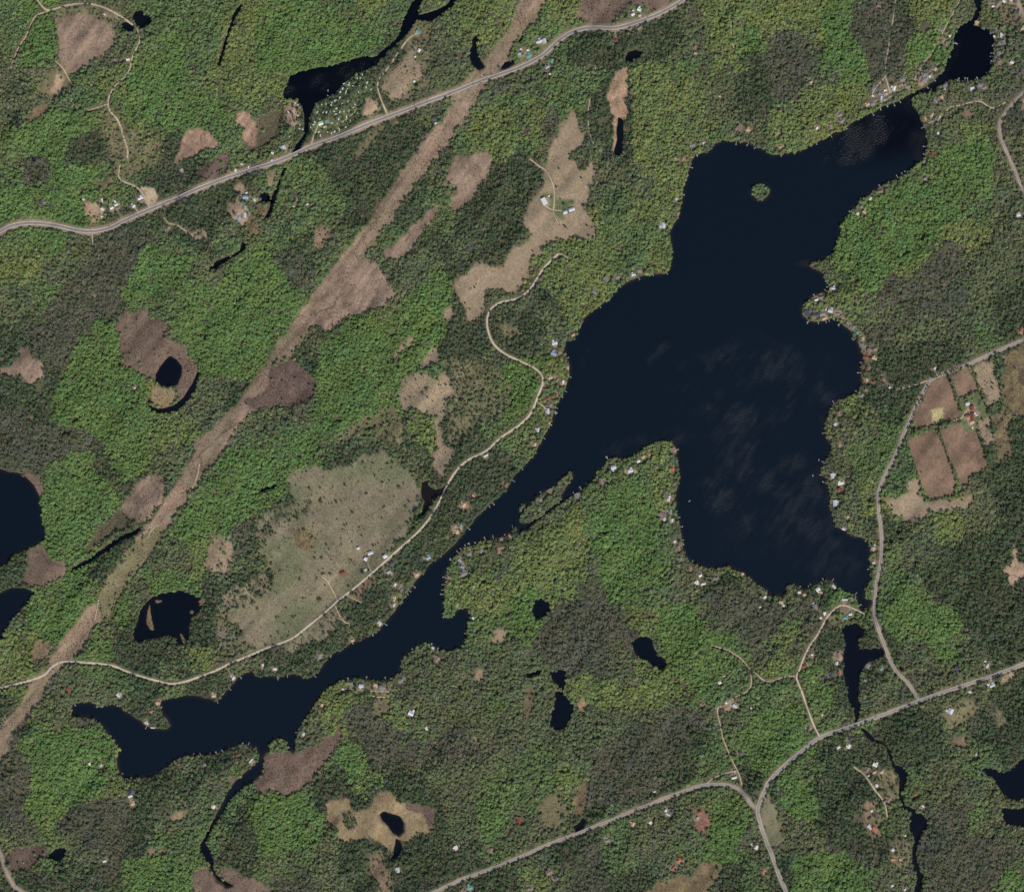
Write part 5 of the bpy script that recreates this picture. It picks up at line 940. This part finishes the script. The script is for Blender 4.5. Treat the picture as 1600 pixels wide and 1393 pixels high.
def tube(V, F, p0, p1, r0, r1, n=5):
    p0, p1 = Vector(p0), Vector(p1); d = (p1 - p0).normalized()
    u = d.orthogonal().normalized(); w = d.cross(u); k = len(V)
    for p, r in ((p0, r0), (p1, r1)):
        for i in range(n):
            t = 2 * math.pi * i / n; V.append(p + (u * math.cos(t) + w * math.sin(t)) * r)
    for i in range(n): F.append((k + i, k + (i + 1) % n, k + n + (i + 1) % n, k + n + i))
    F.append(tuple(k + n + i for i in range(n)))
def leaf(V, F, c, nrm, s, g):
    """a bent leaf-cluster face"""
    nrm = Vector(nrm) + Vector((g.uniform(-.5, .5), g.uniform(-.5, .5), g.uniform(.1, .9)))
    nrm.normalize(); u = nrm.orthogonal().normalized(); w = nrm.cross(u); t = g.uniform(0, 6.28)
    a = (u * math.cos(t) + w * math.sin(t)) * s; bq = (w * math.cos(t) - u * math.sin(t)) * s * g.uniform(.6, 1.0)
    c = Vector(c); k = len(V)
    V += [c - a - nrm * s * .25, c - bq * .9, c + a - nrm * s * .25, c + bq]
    F.append((k, k + 1, k + 3)); F.append((k + 1, k + 2, k + 3))
def broadleaf(seed, n=63, h=11.0, R=3.9):
    g = random.Random(seed); TV, TF, V, F = [], [], [], []
    tube(TV, TF, (0, 0, -1.5), (g.uniform(-.2, .2), g.uniform(-.2, .2), h * .62), .32, .12)
    lobes = []
    for i in range(6):
        t = i * 1.047 + g.uniform(-.4, .4); rr = R * g.uniform(.38, .62)
        lobes.append((Vector((math.cos(t) * rr, math.sin(t) * rr, h * g.uniform(.58, .74))), R * g.uniform(.42, .58)))
    lobes.append((Vector((0, 0, h * .82)), R * .5))
    for c, r in lobes[:5]: tube(TV, TF, (0, 0, h * .38), c, .13, .04, 3)
    for i in range(n):
        c, r = lobes[i % len(lobes)]
        ct = g.uniform(-.1, 1); ph = g.uniform(0, 6.283); st = math.sqrt(1 - ct * ct)
        d = Vector((st * math.cos(ph), st * math.sin(ph), ct)); rad = r * g.uniform(.72, 1.08)
        leaf(V, F, c + Vector((d.x * rad, d.y * rad, d.z * rad * .85)), d, g.uniform(.8, 1.3), g)
    return TV, TF, V, F
def conifer(seed, n=60, h=13.0, R=2.5):
    g = random.Random(seed); TV, TF, V, F = [], [], [], []
    tube(TV, TF, (0, 0, -1.5), (0, 0, h * .93), .26, .04)
    for i in range(n):
        f = i / n; z = h * (.16 + .84 * f); r = R * (1 - f) ** .85 + .15
        ph = i * 2.399 + g.uniform(-.3, .3); rr = r * g.uniform(.45, 1.05)
        leaf(V, F, (rr * math.cos(ph), rr * math.sin(ph), z - .25 * rr), (math.cos(ph) * .7, math.sin(ph) * .7, .75), g.uniform(.45, .85) * (1.15 - .6 * f), g)
    return TV, TF, V, F
def bare(seed, h=11.0, R=3.6):
    g = random.Random(seed); TV, TF, V, F = [], [], [], []
    tube(TV, TF, (0, 0, -1.5), (g.uniform(-.2, .2), 0, h * .7), .3, .08)
    for i in range(11):
        t = i * 2.4; z0 = h * g.uniform(.25, .6); rr = R * g.uniform(.5, 1)
        e = Vector((math.cos(t) * rr, math.sin(t) * rr, z0 + h * g.uniform(.18, .36))); tube(TV, TF, (0, 0, z0), e, .12, .03, 3)
        for k in range(5):                                     # twig sprays
            c = e * g.uniform(.55, 1.05); c.z = e.z + g.uniform(-1, 1.2)
            leaf(V, F, c + Vector((g.uniform(-.9, .9), g.uniform(-.9, .9), 0)), (g.uniform(-.5, .5), g.uniform(-.5, .5), .8), g.uniform(.4, .75), g)
    return TV, TF, V, F
def shrub(seed):
    g = random.Random(seed); TV, TF, V, F = [], [], [], []
    for i in range(4):
        t = i * 1.57; tube(TV, TF, (0, 0, -.4), (math.cos(t) * .6, math.sin(t) * .6, 1.1), .07, .03, 3)
    for i in range(22):
        ct = g.uniform(0, 1); ph = g.uniform(0, 6.283); st = math.sqrt(1 - ct * ct)
        d = Vector((st * math.cos(ph), st * math.sin(ph), ct))
        leaf(V, F, Vector((d.x * 1.2, d.y * 1.2, .5 + d.z * 1.2)), d, g.uniform(.35, .6), g)
    return TV, TF, V, F
def joined(name, parts, leafm=None):
    TV, TF, V, F = parts; k = len(TV)
    return mesh(name, list(TV) + list(V), TF + [tuple(i + k for i in f) for f in F], [m_bark, leafm or m_leaf], [0] * len(TF) + [1] * len(F))

# ---------------------------------------------------------------- buildings
ROOF = {'w': ((200, 199, 195), 'white'), 'g': ((118, 116, 118), 'grey'), 'd': ((70, 72, 82), 'charcoal'), 'b': ((126, 106, 95), 'brown'), 'r': ((122, 66, 56), 'dark red'),
        'p': ((182, 124, 106), 'pink'), 'f': ((186, 92, 64), 'orange'), 'u': ((130, 150, 172), 'pale blue'), 't': ((88, 142, 136), 'teal'), 'o': ((178, 150, 124), 'tan'),
        's': ((176, 180, 184), 'silver'), 'm': ((176, 198, 164), 'pale green')}
ROOFM = {k: plain('roof_' + v[1].replace(' ', '_'), v[0], .55 if k in 'su' else .8, .1, .5) for k, v in ROOF.items()}
m_wall = [plain('wall_cream', (196, 188, 172), .85, .08, .6), plain('wall_timber', (128, 104, 82), .9, .15, .8), plain('wall_grey', (150, 150, 148), .85, .1, .6)]
m_brick = plain('chimney_brick', (128, 78, 62), .9, .15, 2.0)
m_dock = plain('dock_boards', (148, 143, 134), .85, .15, 1.5)
m_hull = plain('boat_hull', (228, 228, 226), .35, .04, .5)
m_seat = plain('boat_inside', (96, 104, 116), .7, .1, 1.0)
m_cab = plain('camper_shell', (208, 208, 204), .45, .04, .5)
m_dark = plain('dark_window', (40, 46, 54), .2, .1, .5)
def wall_mesh(L, W, h, rise):
    x, y = L / 2, W / 2
    V = [(-x, -y, -4), (x, -y, -4), (x, y, -4), (-x, y, -4), (-x, -y, h), (x, -y, h), (x, y, h), (-x, y, h), (-x, 0, h + rise), (x, 0, h + rise)]
    return V, [(0, 1, 5, 4), (2, 3, 7, 6), (1, 2, 6, 9, 5), (3, 0, 4, 8, 7), (3, 2, 1, 0)]
def roof_mesh(L, W, h, rise, t=.25, ov=.5):
    x, y = L / 2 + ov, W / 2 + ov; e = h - rise * ov / (W / 2)
    V = []
    for dz in (.02, t):
        V += [(-x, -y, e + dz), (x, -y, e + dz), (x, 0, h + rise + dz), (-x, 0, h + rise + dz), (x, y, e + dz), (-x, y, e + dz)]
    return V, [(6, 7, 8, 9), (9, 8, 10, 11), (0, 3, 2, 1), (3, 5, 4, 2), (0, 1, 7, 6), (4, 5, 11, 10), (1, 2, 8, 7), (2, 4, 10, 8), (5, 3, 9, 11), (3, 0, 6, 9)]
clear_spots = []
def shore_dir(px, py):
    g = 6.0
    dx = float(bil(WBS, np.array([px + g]), np.array([py]))[0] - bil(WBS, np.array([px - g]), np.array([py]))[0])
    dy = float(bil(WBS, np.array([px]), np.array([py + g]))[0] - bil(WBS, np.array([px]), np.array([py - g]))[0])
    return dx, dy
WBS = box(box(wat, 5), 4)
_ONES = ['', 'first', 'second', 'third', 'fourth', 'fifth', 'sixth', 'seventh', 'eighth', 'ninth', 'tenth', 'eleventh', 'twelfth', 'thirteenth', 'fourteenth', 'fifteenth', 'sixteenth', 'seventeenth', 'eighteenth', 'nineteenth']
ORD = _ONES + [(t + 'ieth') if u == 0 else (t + 'y-' + _ONES[u]) for t in ('twent', 'thirt', 'fort', 'fift', 'sixt', 'sevent') for u in range(10)]
def ranked(points, axis, keys):
    """for each point its rank from the given side among those with the same key, and how many share the key"""
    order = sorted(range(len(points)), key=lambda i: (points[i][0] if axis == 'west' else points[i][1]))
    cnt, res = {}, [None] * len(points)
    for i in order:
        cnt[keys[i]] = cnt.get(keys[i], 0) + 1; res[i] = cnt[keys[i]]
    return [(r, cnt[k]) for r, k in zip(res, keys)]
hr = random.Random(3)
for where, kind, axis, txt in BUILT:
    its = [t for t in items(txt)]
    kinds = ['shed' if t[2] * t[3] <= 9 and kind != 'cabin' else kind for t in its]
    keys = [t[1] + k for t, k in zip(its, kinds)]
    rk = ranked([t[0] for t in its], axis, keys)
    for (pt, c, L, W, ang), kd, (r, n) in zip(its, kinds, rk):
        px, py = pt
        if ang is None:
            dx, dy = shore_dir(px, py)
            ang = math.degrees(math.atan2(-dy, dx)) + 90 if abs(dx) + abs(dy) > .02 else hr.choice((-25, 20, 65, 25))
            ang += hr.uniform(-12, 12)
        wet = float(bil(wb, np.array([px]), np.array([py]))[0]) > .4
        if wet:                                             # nudge ashore
            dx, dy = shore_dir(px, py); k = math.hypot(dx, dy) + 1e-6; px -= dx / k * 4; py -= dy / k * 4
        z = max(.9, float(gz(np.array([px]), np.array([py]))[0])) + .1
        cn = ROOF[c][1]
        place = where
        lab = f'{cn}-roofed {kd} {place}' if n == 1 else f'{ORD[r]} {cn}-roofed {kd} from the {axis} {place}'
        root = put(kd, None, label=lab, cat=kd if kd in ('barn', 'shed', 'cabin', 'cottage') else 'building' if kd == 'hall' else 'house', group=kd + 's ' + place, loc=(wx(px), wy(py), z), rz=math.radians(ang))
        Lm, Wm = L * S, W * S
        if Wm > Lm: Lm, Wm = Wm, Lm; root.rotation_euler[2] += math.pi / 2
        Wm = max(Wm, 3.2); Lm = max(Lm, 4.2)
        h = 2.6 if kd == 'shed' else 4.6 if kd in ('barn', 'hall') else 3.4
        rise = Wm * hr.uniform(.16, .3)
        wm = m_wall[hr.randrange(3)] if kd != 'barn' or c != 'r' else ROOFM['r']
        V, F = wall_mesh(Lm, Wm, h, rise); put('wall', mesh('wall', V, F, wm), parent=root)
        V, F = roof_mesh(Lm, Wm, h, rise); ro = put('roof', mesh('roof', V, F, ROOFM[c]), parent=root)
        if kd in ('cottage', 'house') and L * W >= 24:
            s = hr.choice((-1, 1)); L2, W2 = Wm * .9, Lm * .38                     # wing
            V, F = wall_mesh(L2, W2, h - .35, W2 * .2); wg = put('wing_wall', mesh('wing_wall', V, F, wm), parent=root, loc=(s * Lm * .22, Wm * .52, 0), rz=math.pi / 2)
            V, F = roof_mesh(L2, W2, h - .35, W2 * .2); put('wing_roof', mesh('wing_roof', V, F, ROOFM[c]), parent=root, loc=(s * Lm * .22, Wm * .52, 0), rz=math.pi / 2)
        if kd in ('cottage', 'house') and L * W >= 20:
            TV, TF = [], []; V = [(x, y, zz) for zz in (h, h + rise + .9) for x, y in ((-.4, -.4), (.4, -.4), (.4, .4), (-.4, .4))]
            put('chimney', mesh('chimney', V, [(0, 1, 5, 4), (1, 2, 6, 5), (2, 3, 7, 6), (3, 0, 4, 7), (4, 5, 6, 7)], m_brick), parent=ro, loc=(Lm * .2, Wm * .12, 0))
        if kd in ('barn', 'hall') :
            dv = [(Lm / 2 + .06, -Wm * .2, 0), (Lm / 2 + .06, Wm * .2, 0), (Lm / 2 + .06, Wm * .2, 3.2), (Lm / 2 + .06, -Wm * .2, 3.2)]
            dv2 = [(x + .08, y, zz) for x, y, zz in dv]
            put('door', mesh('door', dv + dv2, [(0, 1, 2, 3), (4, 5, 6, 7), (0, 1, 5, 4), (1, 2, 6, 5), (2, 3, 7, 6), (3, 0, 4, 7)], m_wall[1]), parent=root)
        clear_spots.append((px, py, max(L, W) / 2 + .9))

# camper trailers
def camper_mesh(L, W, H):
    """body with rounded front and roof edge"""
    prof = [(-L / 2, .5), (-L / 2, H * .85), (-L / 2 + .35, H), (L / 2 - .9, H), (L / 2 - .2, H * .8), (L / 2, H * .5), (L / 2 - .1, .5)]
    V, F = [], []; n = len(prof)
    for y, s in ((-W / 2, .97), (-W / 2 + .2, 1), (W / 2 - .2, 1), (W / 2, .97)):
        for x, z in prof: V.append((x * s, y, z if s == 1 else .5 + (z - .5) * .94))
    for r in range(3):
        for i in range(n): F.append((r * n + i, r * n + (i + 1) % n, (r + 1) * n + (i + 1) % n, (r + 1) * n + i))
    F.append(tuple(range(n))[::-1]); F.append(tuple(3 * n + i for i in range(n)))
    return V, F
V, F = camper_mesh(8.4, 3.0, 2.9); camper_me = mesh('camper_body', V, F, m_cab)
WV, WF = [], []
for x in (-.4, .4):
    for y in (-1.2, 1.2): tube(WV, WF, (x, y - .12, .36), (x, y + .12, .36), .36, .36, 8)
wheel_me = mesh('wheels', WV, WF, m_dark)
AV = [(-1.8, 1.52, 2.3), (1.8, 1.52, 2.3), (1.8, 3.4, 1.95), (-1.8, 3.4, 1.95), (-1.8, 1.52, 2.36), (1.8, 1.52, 2.36), (1.8, 3.4, 2.01), (-1.8, 3.4, 2.01)]
awn_me = mesh('awning', AV, [(0, 3, 2, 1), (4, 5, 6, 7), (0, 1, 5, 4), (1, 2, 6, 5), (2, 3, 7, 6), (3, 0, 4, 7)], ROOFM['t'])
cp = P(CAMPERS); rkc = ranked(cp, 'west', [p[0] < 474 for p in cp])
for i, (px, py) in enumerate(cp):
    side = px < 474
    z = max(.9, float(gz(np.array([px]), np.array([py]))[0])) + .05
    root = put('camper', None, label=f'{ORD[rkc[i][0]]} white camper trailer from the west, on the point west of the channel' if side else f'{ORD[rkc[i][0]]} white camper trailer from the west among the campground trees', cat='camper',
               group='campers west of the channel' if side else 'campers in the campground', loc=(wx(px), wy(py), z), rz=math.radians(hr.choice((20, 100, 60, -30, 80)) + hr.uniform(-15, 15)))
    k = hr.uniform(.65, 1.0); root.scale = (k, k, 1)
    put('body', camper_me, parent=root)
    for s in (-1,): put('axle_wheels', wheel_me, parent=root)
    if i % 3 == 0: put('awning', awn_me, parent=root)
    clear_spots.append((px, py, 1.7))

# docks and boats
def dock_mesh(L, W, head):
    V, F = [], []
    def bxx(x0, x1, y0, y1, z0, z1):
        k = len(V); V.extend([(x, y, z) for z in (z0, z1) for x, y in ((x0, y0), (x1, y0), (x1, y1), (x0, y1))])
        F.extend([(k, k + 3, k + 2, k + 1), (k + 4, k + 5, k + 6, k + 7), (k, k + 1, k + 5, k + 4), (k + 1, k + 2, k + 6, k + 5), (k + 2, k + 3, k + 7, k + 6), (k + 3, k, k + 4, k + 7)])
    n = max(4, int(L / 1.1))
    for i in range(n): bxx(i * L / n, (i + .93) * L / n, -W / 2, W / 2, .62, .74)
    m = 5
    for i in range(m): bxx(L + i * 3.0 / m + .02, L + (i + .93) * 3.0 / m, -head / 2, head / 2, .62, .74)
    for x, y in ((L * .4, W / 2 - .15), (L * .4, -W / 2 + .15), (L + 2.8, head / 2 - .2), (L + 2.8, -head / 2 + .2)):
        bxx(x - .1, x + .1, y - .1, y + .1, -2.5, 1.0)
    return V, F
dock_me = []
for L, W, h in ((8, 1.9, 4.5), (11, 1.9, 3.0), (6, 2.2, 6.5), (13, 2.0, 5.5)):
    V, F = dock_mesh(L * .75, W * .8, h * .7); dock_me.append((mesh('dock', V, F, m_dock), L))
ISH = ['short dock', 'narrow dock', 'stubby dock', 'long dock']
for where, axis, txt in DOCKS:
    pts = P(txt); ks = [hr.randrange(4) for _ in pts]; rk = ranked(pts, axis, ks)
    for (px, py), k, (r, n) in zip(pts, ks, rk):
        dx, dy = shore_dir(px, py); g = math.hypot(dx, dy) + 1e-6; dx, dy = dx / g, dy / g
        for _ in range(60):                                  # slide to the water line
            w = float(bil(wb, np.array([px]), np.array([py]))[0])
            if abs(w - .45) < .12: break
            s = .4 if w < .45 else -.4
            px += dx * s; py += dy * s
        me, L = dock_me[k]
        lab = (f'pale {ISH[k]} ' if n == 1 else f'{ORD[r]} pale {ISH[k]} from the {axis} ') + where
        put('dock', me, label=lab, cat='dock', group='docks ' + where, loc=(wx(px - dx * .8), wy(py - dy * .8), 0), rz=math.atan2(-dy, dx) + hr.uniform(-.2, .2))
        clear_spots.append((px + dx, py + dy, 2.0))
def boat_mesh(L=7.5, W=2.6):
    sec = [(-L / 2, .95), (-L * .2, 1.0), (L * .15, .92), (L * .36, .55), (L / 2, .04)]
    V, F, fm = [], [], []
    for x, k in sec:
        y = W / 2 * k
        V += [(x, -y, .8), (x, -y * .75, -.25), (x, y * .75, -.25), (x, y, .8), (x, -y * .8, .78), (x, -y * .7, .35), (x, y * .7, .35), (x, y * .8, .78)]
    for i in range(len(sec) - 1):
        a0, b0 = i * 8, i * 8 + 8
        for p, q, m in ((0, 1, 0), (1, 2, 0), (2, 3, 0), (3, 7, 0), (4, 0, 0), (5, 4, 0), (7, 6, 0), (6, 5, 1)):
            F.append((a0 + p, a0 + q, b0 + q, b0 + p)); fm.append(m)
    F.append((0, 3, 2, 1)); fm.append(0); F.append((4, 5, 6, 7)); fm.append(0)
    return V, F, fm
V, F, fm = boat_mesh(); boat_me = mesh('hull', V, F, [m_hull, m_seat], fm)
ws_me = mesh('windscreen', [(.6, -1.0, .8), (.6, 1.0, .8), (.2, .8, 1.35), (.2, -.8, 1.35), (.66, -1.0, .8), (.66, 1.0, .8), (.26, .8, 1.35), (.26, -.8, 1.35)], [(0, 1, 2, 3), (7, 6, 5, 4), (0, 4, 5, 1), (1, 5, 6, 2), (2, 6, 7, 3), (3, 7, 4, 0)], m_dark)
en_me = mesh('outboard_engine', [(x, y, z) for z in (-.2, 1.1) for x, y in ((-4.15, -.25), (-3.7, -.3), (-3.7, .3), (-4.15, .25))], [(0, 3, 2, 1), (4, 5, 6, 7), (0, 1, 5, 4), (1, 2, 6, 5), (2, 3, 7, 6), (3, 0, 4, 7)], m_dark)
bnames = ['lower east shore', 'lower east shore', 'lower east shore', 'south shore of the lagoon', 'west shore of the lagoon', 'village shore', 'bulb shaped point', 'cove below the bulb shaped point', 'cove below the bulb shaped point',
          'lodge dock on the west shore', 'lodge dock on the west shore', 'north west point of the peninsula', '', 'north west bay', 'campground pond', 'campground shore', 'narrows', 'narrows']
bp_ = P(BOATS); rk = ranked(bp_, 'north', bnames)
for (px, py), nm, (r, n) in zip(bp_, bnames, rk):
    dx, dy = shore_dir(px, py); g = math.hypot(dx, dy) + 1e-6
    for _ in range(60):
        if float(bil(wb, np.array([px]), np.array([py]))[0]) > .97: break
        px += dx / g * .4; py += dy / g * .4
    lab = 'white motorboat out on the open lake east of the peninsula' if not nm else (f'white motorboat moored by the {nm}' if n == 1 else f'{ORD[r]} white motorboat from the north by the {nm}')
    root = put('motorboat', None, label=lab, cat='boat', group='motorboats on the water', loc=(wx(px), wy(py), .1), rz=hr.uniform(0, 6.28) if nm else .6)
    put('hull', boat_me, parent=root); put('windscreen', ws_me, parent=root); put('outboard_engine', en_me, parent=root)

# ---------------------------------------------------------------- lone trees and hedgerow trees
lone_protos = []
for k in range(4):
    p = broadleaf(400 + k, 96) if k < 2 else conifer(400 + k, 96, 10, 2.8)
    lone_protos.append((mesh('trunk', p[0], p[1], m_bark), mesh('crown', p[2], p[3], m_lone_green if k < 2 else m_lone_dark)))
hp = random.Random(9)
def plant(px, py, lab, grp, lo, hi, dark=.5):
    tr, cr = lone_protos[hp.randrange(2) if hp.random() > dark else 2 + hp.randrange(2)]
    z = float(gz(np.array([px]), np.array([py]))[0])
    root = put('tree', None, label=lab, cat='tree', group=grp, loc=(wx(px), wy(py), z), rz=hp.uniform(0, 6.28))
    s = hp.uniform(lo, hi); root.scale = (s * 1.1, s * 1.1, s)
    put('trunk', tr, parent=root); put('crown', cr, parent=root)
for lab, txt in LONE:
    pts = P(txt)
    for (px, py), (r, n) in zip(pts, ranked(pts, 'west', [0] * len(pts))):
        plant(px, py, f'{ORD[r]} bushy tree from the west {lab[5:]}', 'trees: ' + lab[5:], .45, .95, .55)
for lab, step, txt in HEDGES:
    p = smooth_line(P(txt), step)
    p = p + np.array([[hp.gauss(0, .7), hp.gauss(0, .7)] for _ in p])
    ax = 'west' if np.ptp(p[:, 0]) > np.ptp(p[:, 1]) else 'north'
    for (px, py), (r, n) in zip(p, ranked(p, ax, [0] * len(p))):
        plant(px, py, f'{ORD[r]} tree from the {ax} in the hedgerow {lab[14:]}', lab.replace('tree', 'trees'), .55, .95, .4)

# ---------------------------------------------------------------- the woods (too many to count): scattered with geometry nodes
for px, py, r in clear_spots:
    x0, x1 = int(px + PAD - r - 2), int(px + PAD + r + 3); y0, y1 = int(py + PAD - r - 2), int(py + PAD + r + 3)
    x0, y0 = max(x0, 0), max(y0, 0)
    if x1 <= x0 or y1 <= y0: continue
    yy, xx = np.mgrid[y0:min(y1, RH), x0:min(x1, RW)]
    # nothing grows on the building nor right in front of it on its lit side
    d = np.minimum(np.hypot(xx + .5 - PAD - px, yy + .5 - PAD - py), np.hypot(xx + .5 - PAD - px - 1.2, yy + .5 - PAD - py - 2.0))
    sub = TREE[y0:y1, x0:x1]; TREE[y0:y1, x0:x1] = np.where(d < r, 0, sub)
    sub = SHRUB[y0:y1, x0:x1]; SHRUB[y0:y1, x0:x1] = np.where(d < r, 0, sub)
TREE = np.where(wb > .55, 0, TREE); SHRUB = np.where(wb > .3, 0, SHRUB)
SPECIES = {  # share of broadleaf, conifer, bare; broadleaf colours (sRGB)
 'G': (.94, .03, .03, (113, 139, 80)), 'g': (.82, .10, .08, (113, 133, 85)), 'y': (.86, .03, .11, (129, 142, 85)),
 'o': (.66, .14, .20, (116, 126, 87)), 'b': (.34, .22, .44, (101, 107, 80)), 'd': (.46, .46, .08, (90, 105, 73))}
SP = 2.9
tx, ty = np.meshgrid(np.arange(-PAD + 3, PW + PAD - 3, SP), np.arange(-PAD + 3, PH + PAD - 3, SP * .9))
tx[1::2] += SP / 2
tx = (tx + rng.uniform(-.42, .42, tx.shape) * SP).ravel(); ty = (ty + rng.uniform(-.42, .42, ty.shape) * SP).ravel()
def near(arr, x, y): return arr[np.clip((y + PAD).astype(int), 0, RH - 1), np.clip((x + PAD).astype(int), 0, RW - 1)]
keep = rng.random(len(tx)) < near(TREE, tx, ty)
# small natural gaps
keep &= ~((near(fbm(11, 501, 3), tx, ty) > .74) & ~near(COPSE, tx, ty))
tx, ty = tx[keep], ty[keep]
cls = near(WCLS, tx, ty)
copse = near(COPSE, tx, ty); cls = np.where(copse, woods_letters.index('d'), cls)
u = rng.random(len(tx)); kind = np.zeros(len(tx), int)
base = np.zeros((len(tx), 3))
for k, ch in enumerate(woods_letters):
    fb, fc, fr, rgbv = SPECIES[ch]; m = cls == k
    kind = np.where(m, np.where(u < fb, 0, np.where(u < fb + fc, 1, 2)), kind)
    base[m] = lin(rgbv)
base[kind == 1] = lin((69, 83, 65)); base[kind == 2] = lin((127, 122, 109))
patch_ridge_shade = .68 + .24 * near(fbm(22, 511, 3), tx, ty) + .42 * near(streaks(9, 38, 515, 3), tx, ty)  # random patches, plus streaks that paint ridge light and shade into tree tints
hue = rng.normal(0, 1, len(tx)) * .12 + (near(fbm(30, 521, 3), tx, ty) - .5) * .6
tint = base * patch_ridge_shade[:, None] * np.exp(rng.normal(0, .13, len(tx)))[:, None] * np.stack([1 + hue * .55, 1 + hue * .12, 1 - hue * .2], 1)
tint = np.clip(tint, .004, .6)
size = 1.02 * np.clip(np.exp(rng.normal(-.03, .26, len(tx))), .5, 1.75) * (.86 + .3 * near(fbm(40, 531, 2), tx, ty))

def scatter(name, label, cat, protos, px, py, tint, scl, tall):
    cl = bpy.data.collections.new(name + '_kinds')
    for i, me in enumerate(protos):
        cl.objects.link(bpy.data.objects.new(f'{name}_kind_{i}', me))
    me = bpy.data.meshes.new(name)
    n = len(px); me.vertices.add(n)
    co = np.stack([wx(px), wy(py), gz(px, py)], 1).astype(np.float32); me.vertices.foreach_set('co', co.ravel())
    color_attr(me, 'tint', tint)
    float_attr(me, 'turn', rng.uniform(0, 6.283, n)); float_attr(me, 'size', scl); float_attr(me, 'tall', scl * tall)
    at = me.attributes.new('which', 'INT', 'POINT'); at.data.foreach_set('value', rng.integers(0, len(protos), n).astype(np.int32))
    o = put(name, me, kind='stuff', label=label, cat=cat)
    ng = bpy.data.node_groups.new(name + '_scatter', 'GeometryNodeTree')
    ng.interface.new_socket('Geometry', in_out='INPUT', socket_type='NodeSocketGeometry'); ng.interface.new_socket('Geometry', in_out='OUTPUT', socket_type='NodeSocketGeometry')
    N, Lk = ng.nodes, ng.links
    gi, go = N.new('NodeGroupInput'), N.new('NodeGroupOutput')
    ci = N.new('GeometryNodeCollectionInfo'); ci.inputs['Collection'].default_value = cl; ci.inputs['Separate Children'].default_value = True; ci.inputs['Reset Children'].default_value = True
    ip = N.new('GeometryNodeInstanceOnPoints'); ip.inputs['Pick Instance'].default_value = True
    def attr(nm, t):
        a = N.new('GeometryNodeInputNamedAttribute'); a.data_type = t; a.inputs['Name'].default_value = nm; return a.outputs['Attribute']
    cxyz = N.new('ShaderNodeCombineXYZ'); Lk.new(attr('turn', 'FLOAT'), cxyz.inputs['Z'])
    er = N.new('FunctionNodeEulerToRotation'); Lk.new(cxyz.outputs[0], er.inputs[0])
    sx = N.new('ShaderNodeCombineXYZ'); sz = attr('size', 'FLOAT'); Lk.new(sz, sx.inputs['X']); Lk.new(sz, sx.inputs['Y']); Lk.new(attr('tall', 'FLOAT'), sx.inputs['Z'])
    Lk.new(gi.outputs[0], ip.inputs['Points']); Lk.new(ci.outputs[0], ip.inputs['Instance']); Lk.new(attr('which', 'INT'), ip.inputs['Instance Index'])
    Lk.new(er.outputs[0], ip.inputs['Rotation']); Lk.new(sx.outputs[0], ip.inputs['Scale']); Lk.new(ip.outputs[0], go.inputs[0])
    md = o.modifiers.new('scatter', 'NODES'); md.node_group = ng
    return o
tallv = rng.uniform(.62, .86, len(tx))
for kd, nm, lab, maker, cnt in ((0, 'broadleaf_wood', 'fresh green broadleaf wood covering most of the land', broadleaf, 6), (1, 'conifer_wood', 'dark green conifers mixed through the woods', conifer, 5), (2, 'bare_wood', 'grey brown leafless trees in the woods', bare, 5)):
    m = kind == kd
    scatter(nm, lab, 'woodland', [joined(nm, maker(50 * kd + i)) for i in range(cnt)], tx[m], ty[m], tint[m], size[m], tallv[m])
# shrubs and tussocks on open ground
SS = 2.4
qx, qy = np.meshgrid(np.arange(-PAD + 3, PW + PAD - 3, SS), np.arange(-PAD + 3, PH + PAD - 3, SS))
qx = (qx + rng.uniform(-.5, .5, qx.shape) * SS).ravel(); qy = (qy + rng.uniform(-.5, .5, qy.shape) * SS).ravel()
clump = near(fbm(12, 601, 3), qx, qy)
keep = rng.random(len(qx)) < near(SHRUB, qx, qy) * np.clip((clump - .3) * 6, .15, 3.0) * (near(TREE, qx, qy) < .5)
qx, qy = qx[keep], qy[keep]
gc = bil(C, qx, qy)
green = rng.random(len(qx)) < .4
st_ = np.where(green[:, None], lin((66, 72, 44))[None], gc * .38 + lin((70, 60, 50))[None] * .1) * np.exp(rng.normal(0, .25, len(qx)))[:, None]
scatter('shrubs', 'low shrubs and tussocks dotted over marsh and pasture', 'shrubs', [joined('shrub', shrub(700 + i)) for i in range(4)], qx, qy, st_, rng.uniform(.5, 1.25, len(qx)), rng.uniform(.7, 1.2, len(qx)))
print('trees', len(tx), 'shrubs', len(qx), 'objects', len(bpy.data.objects))
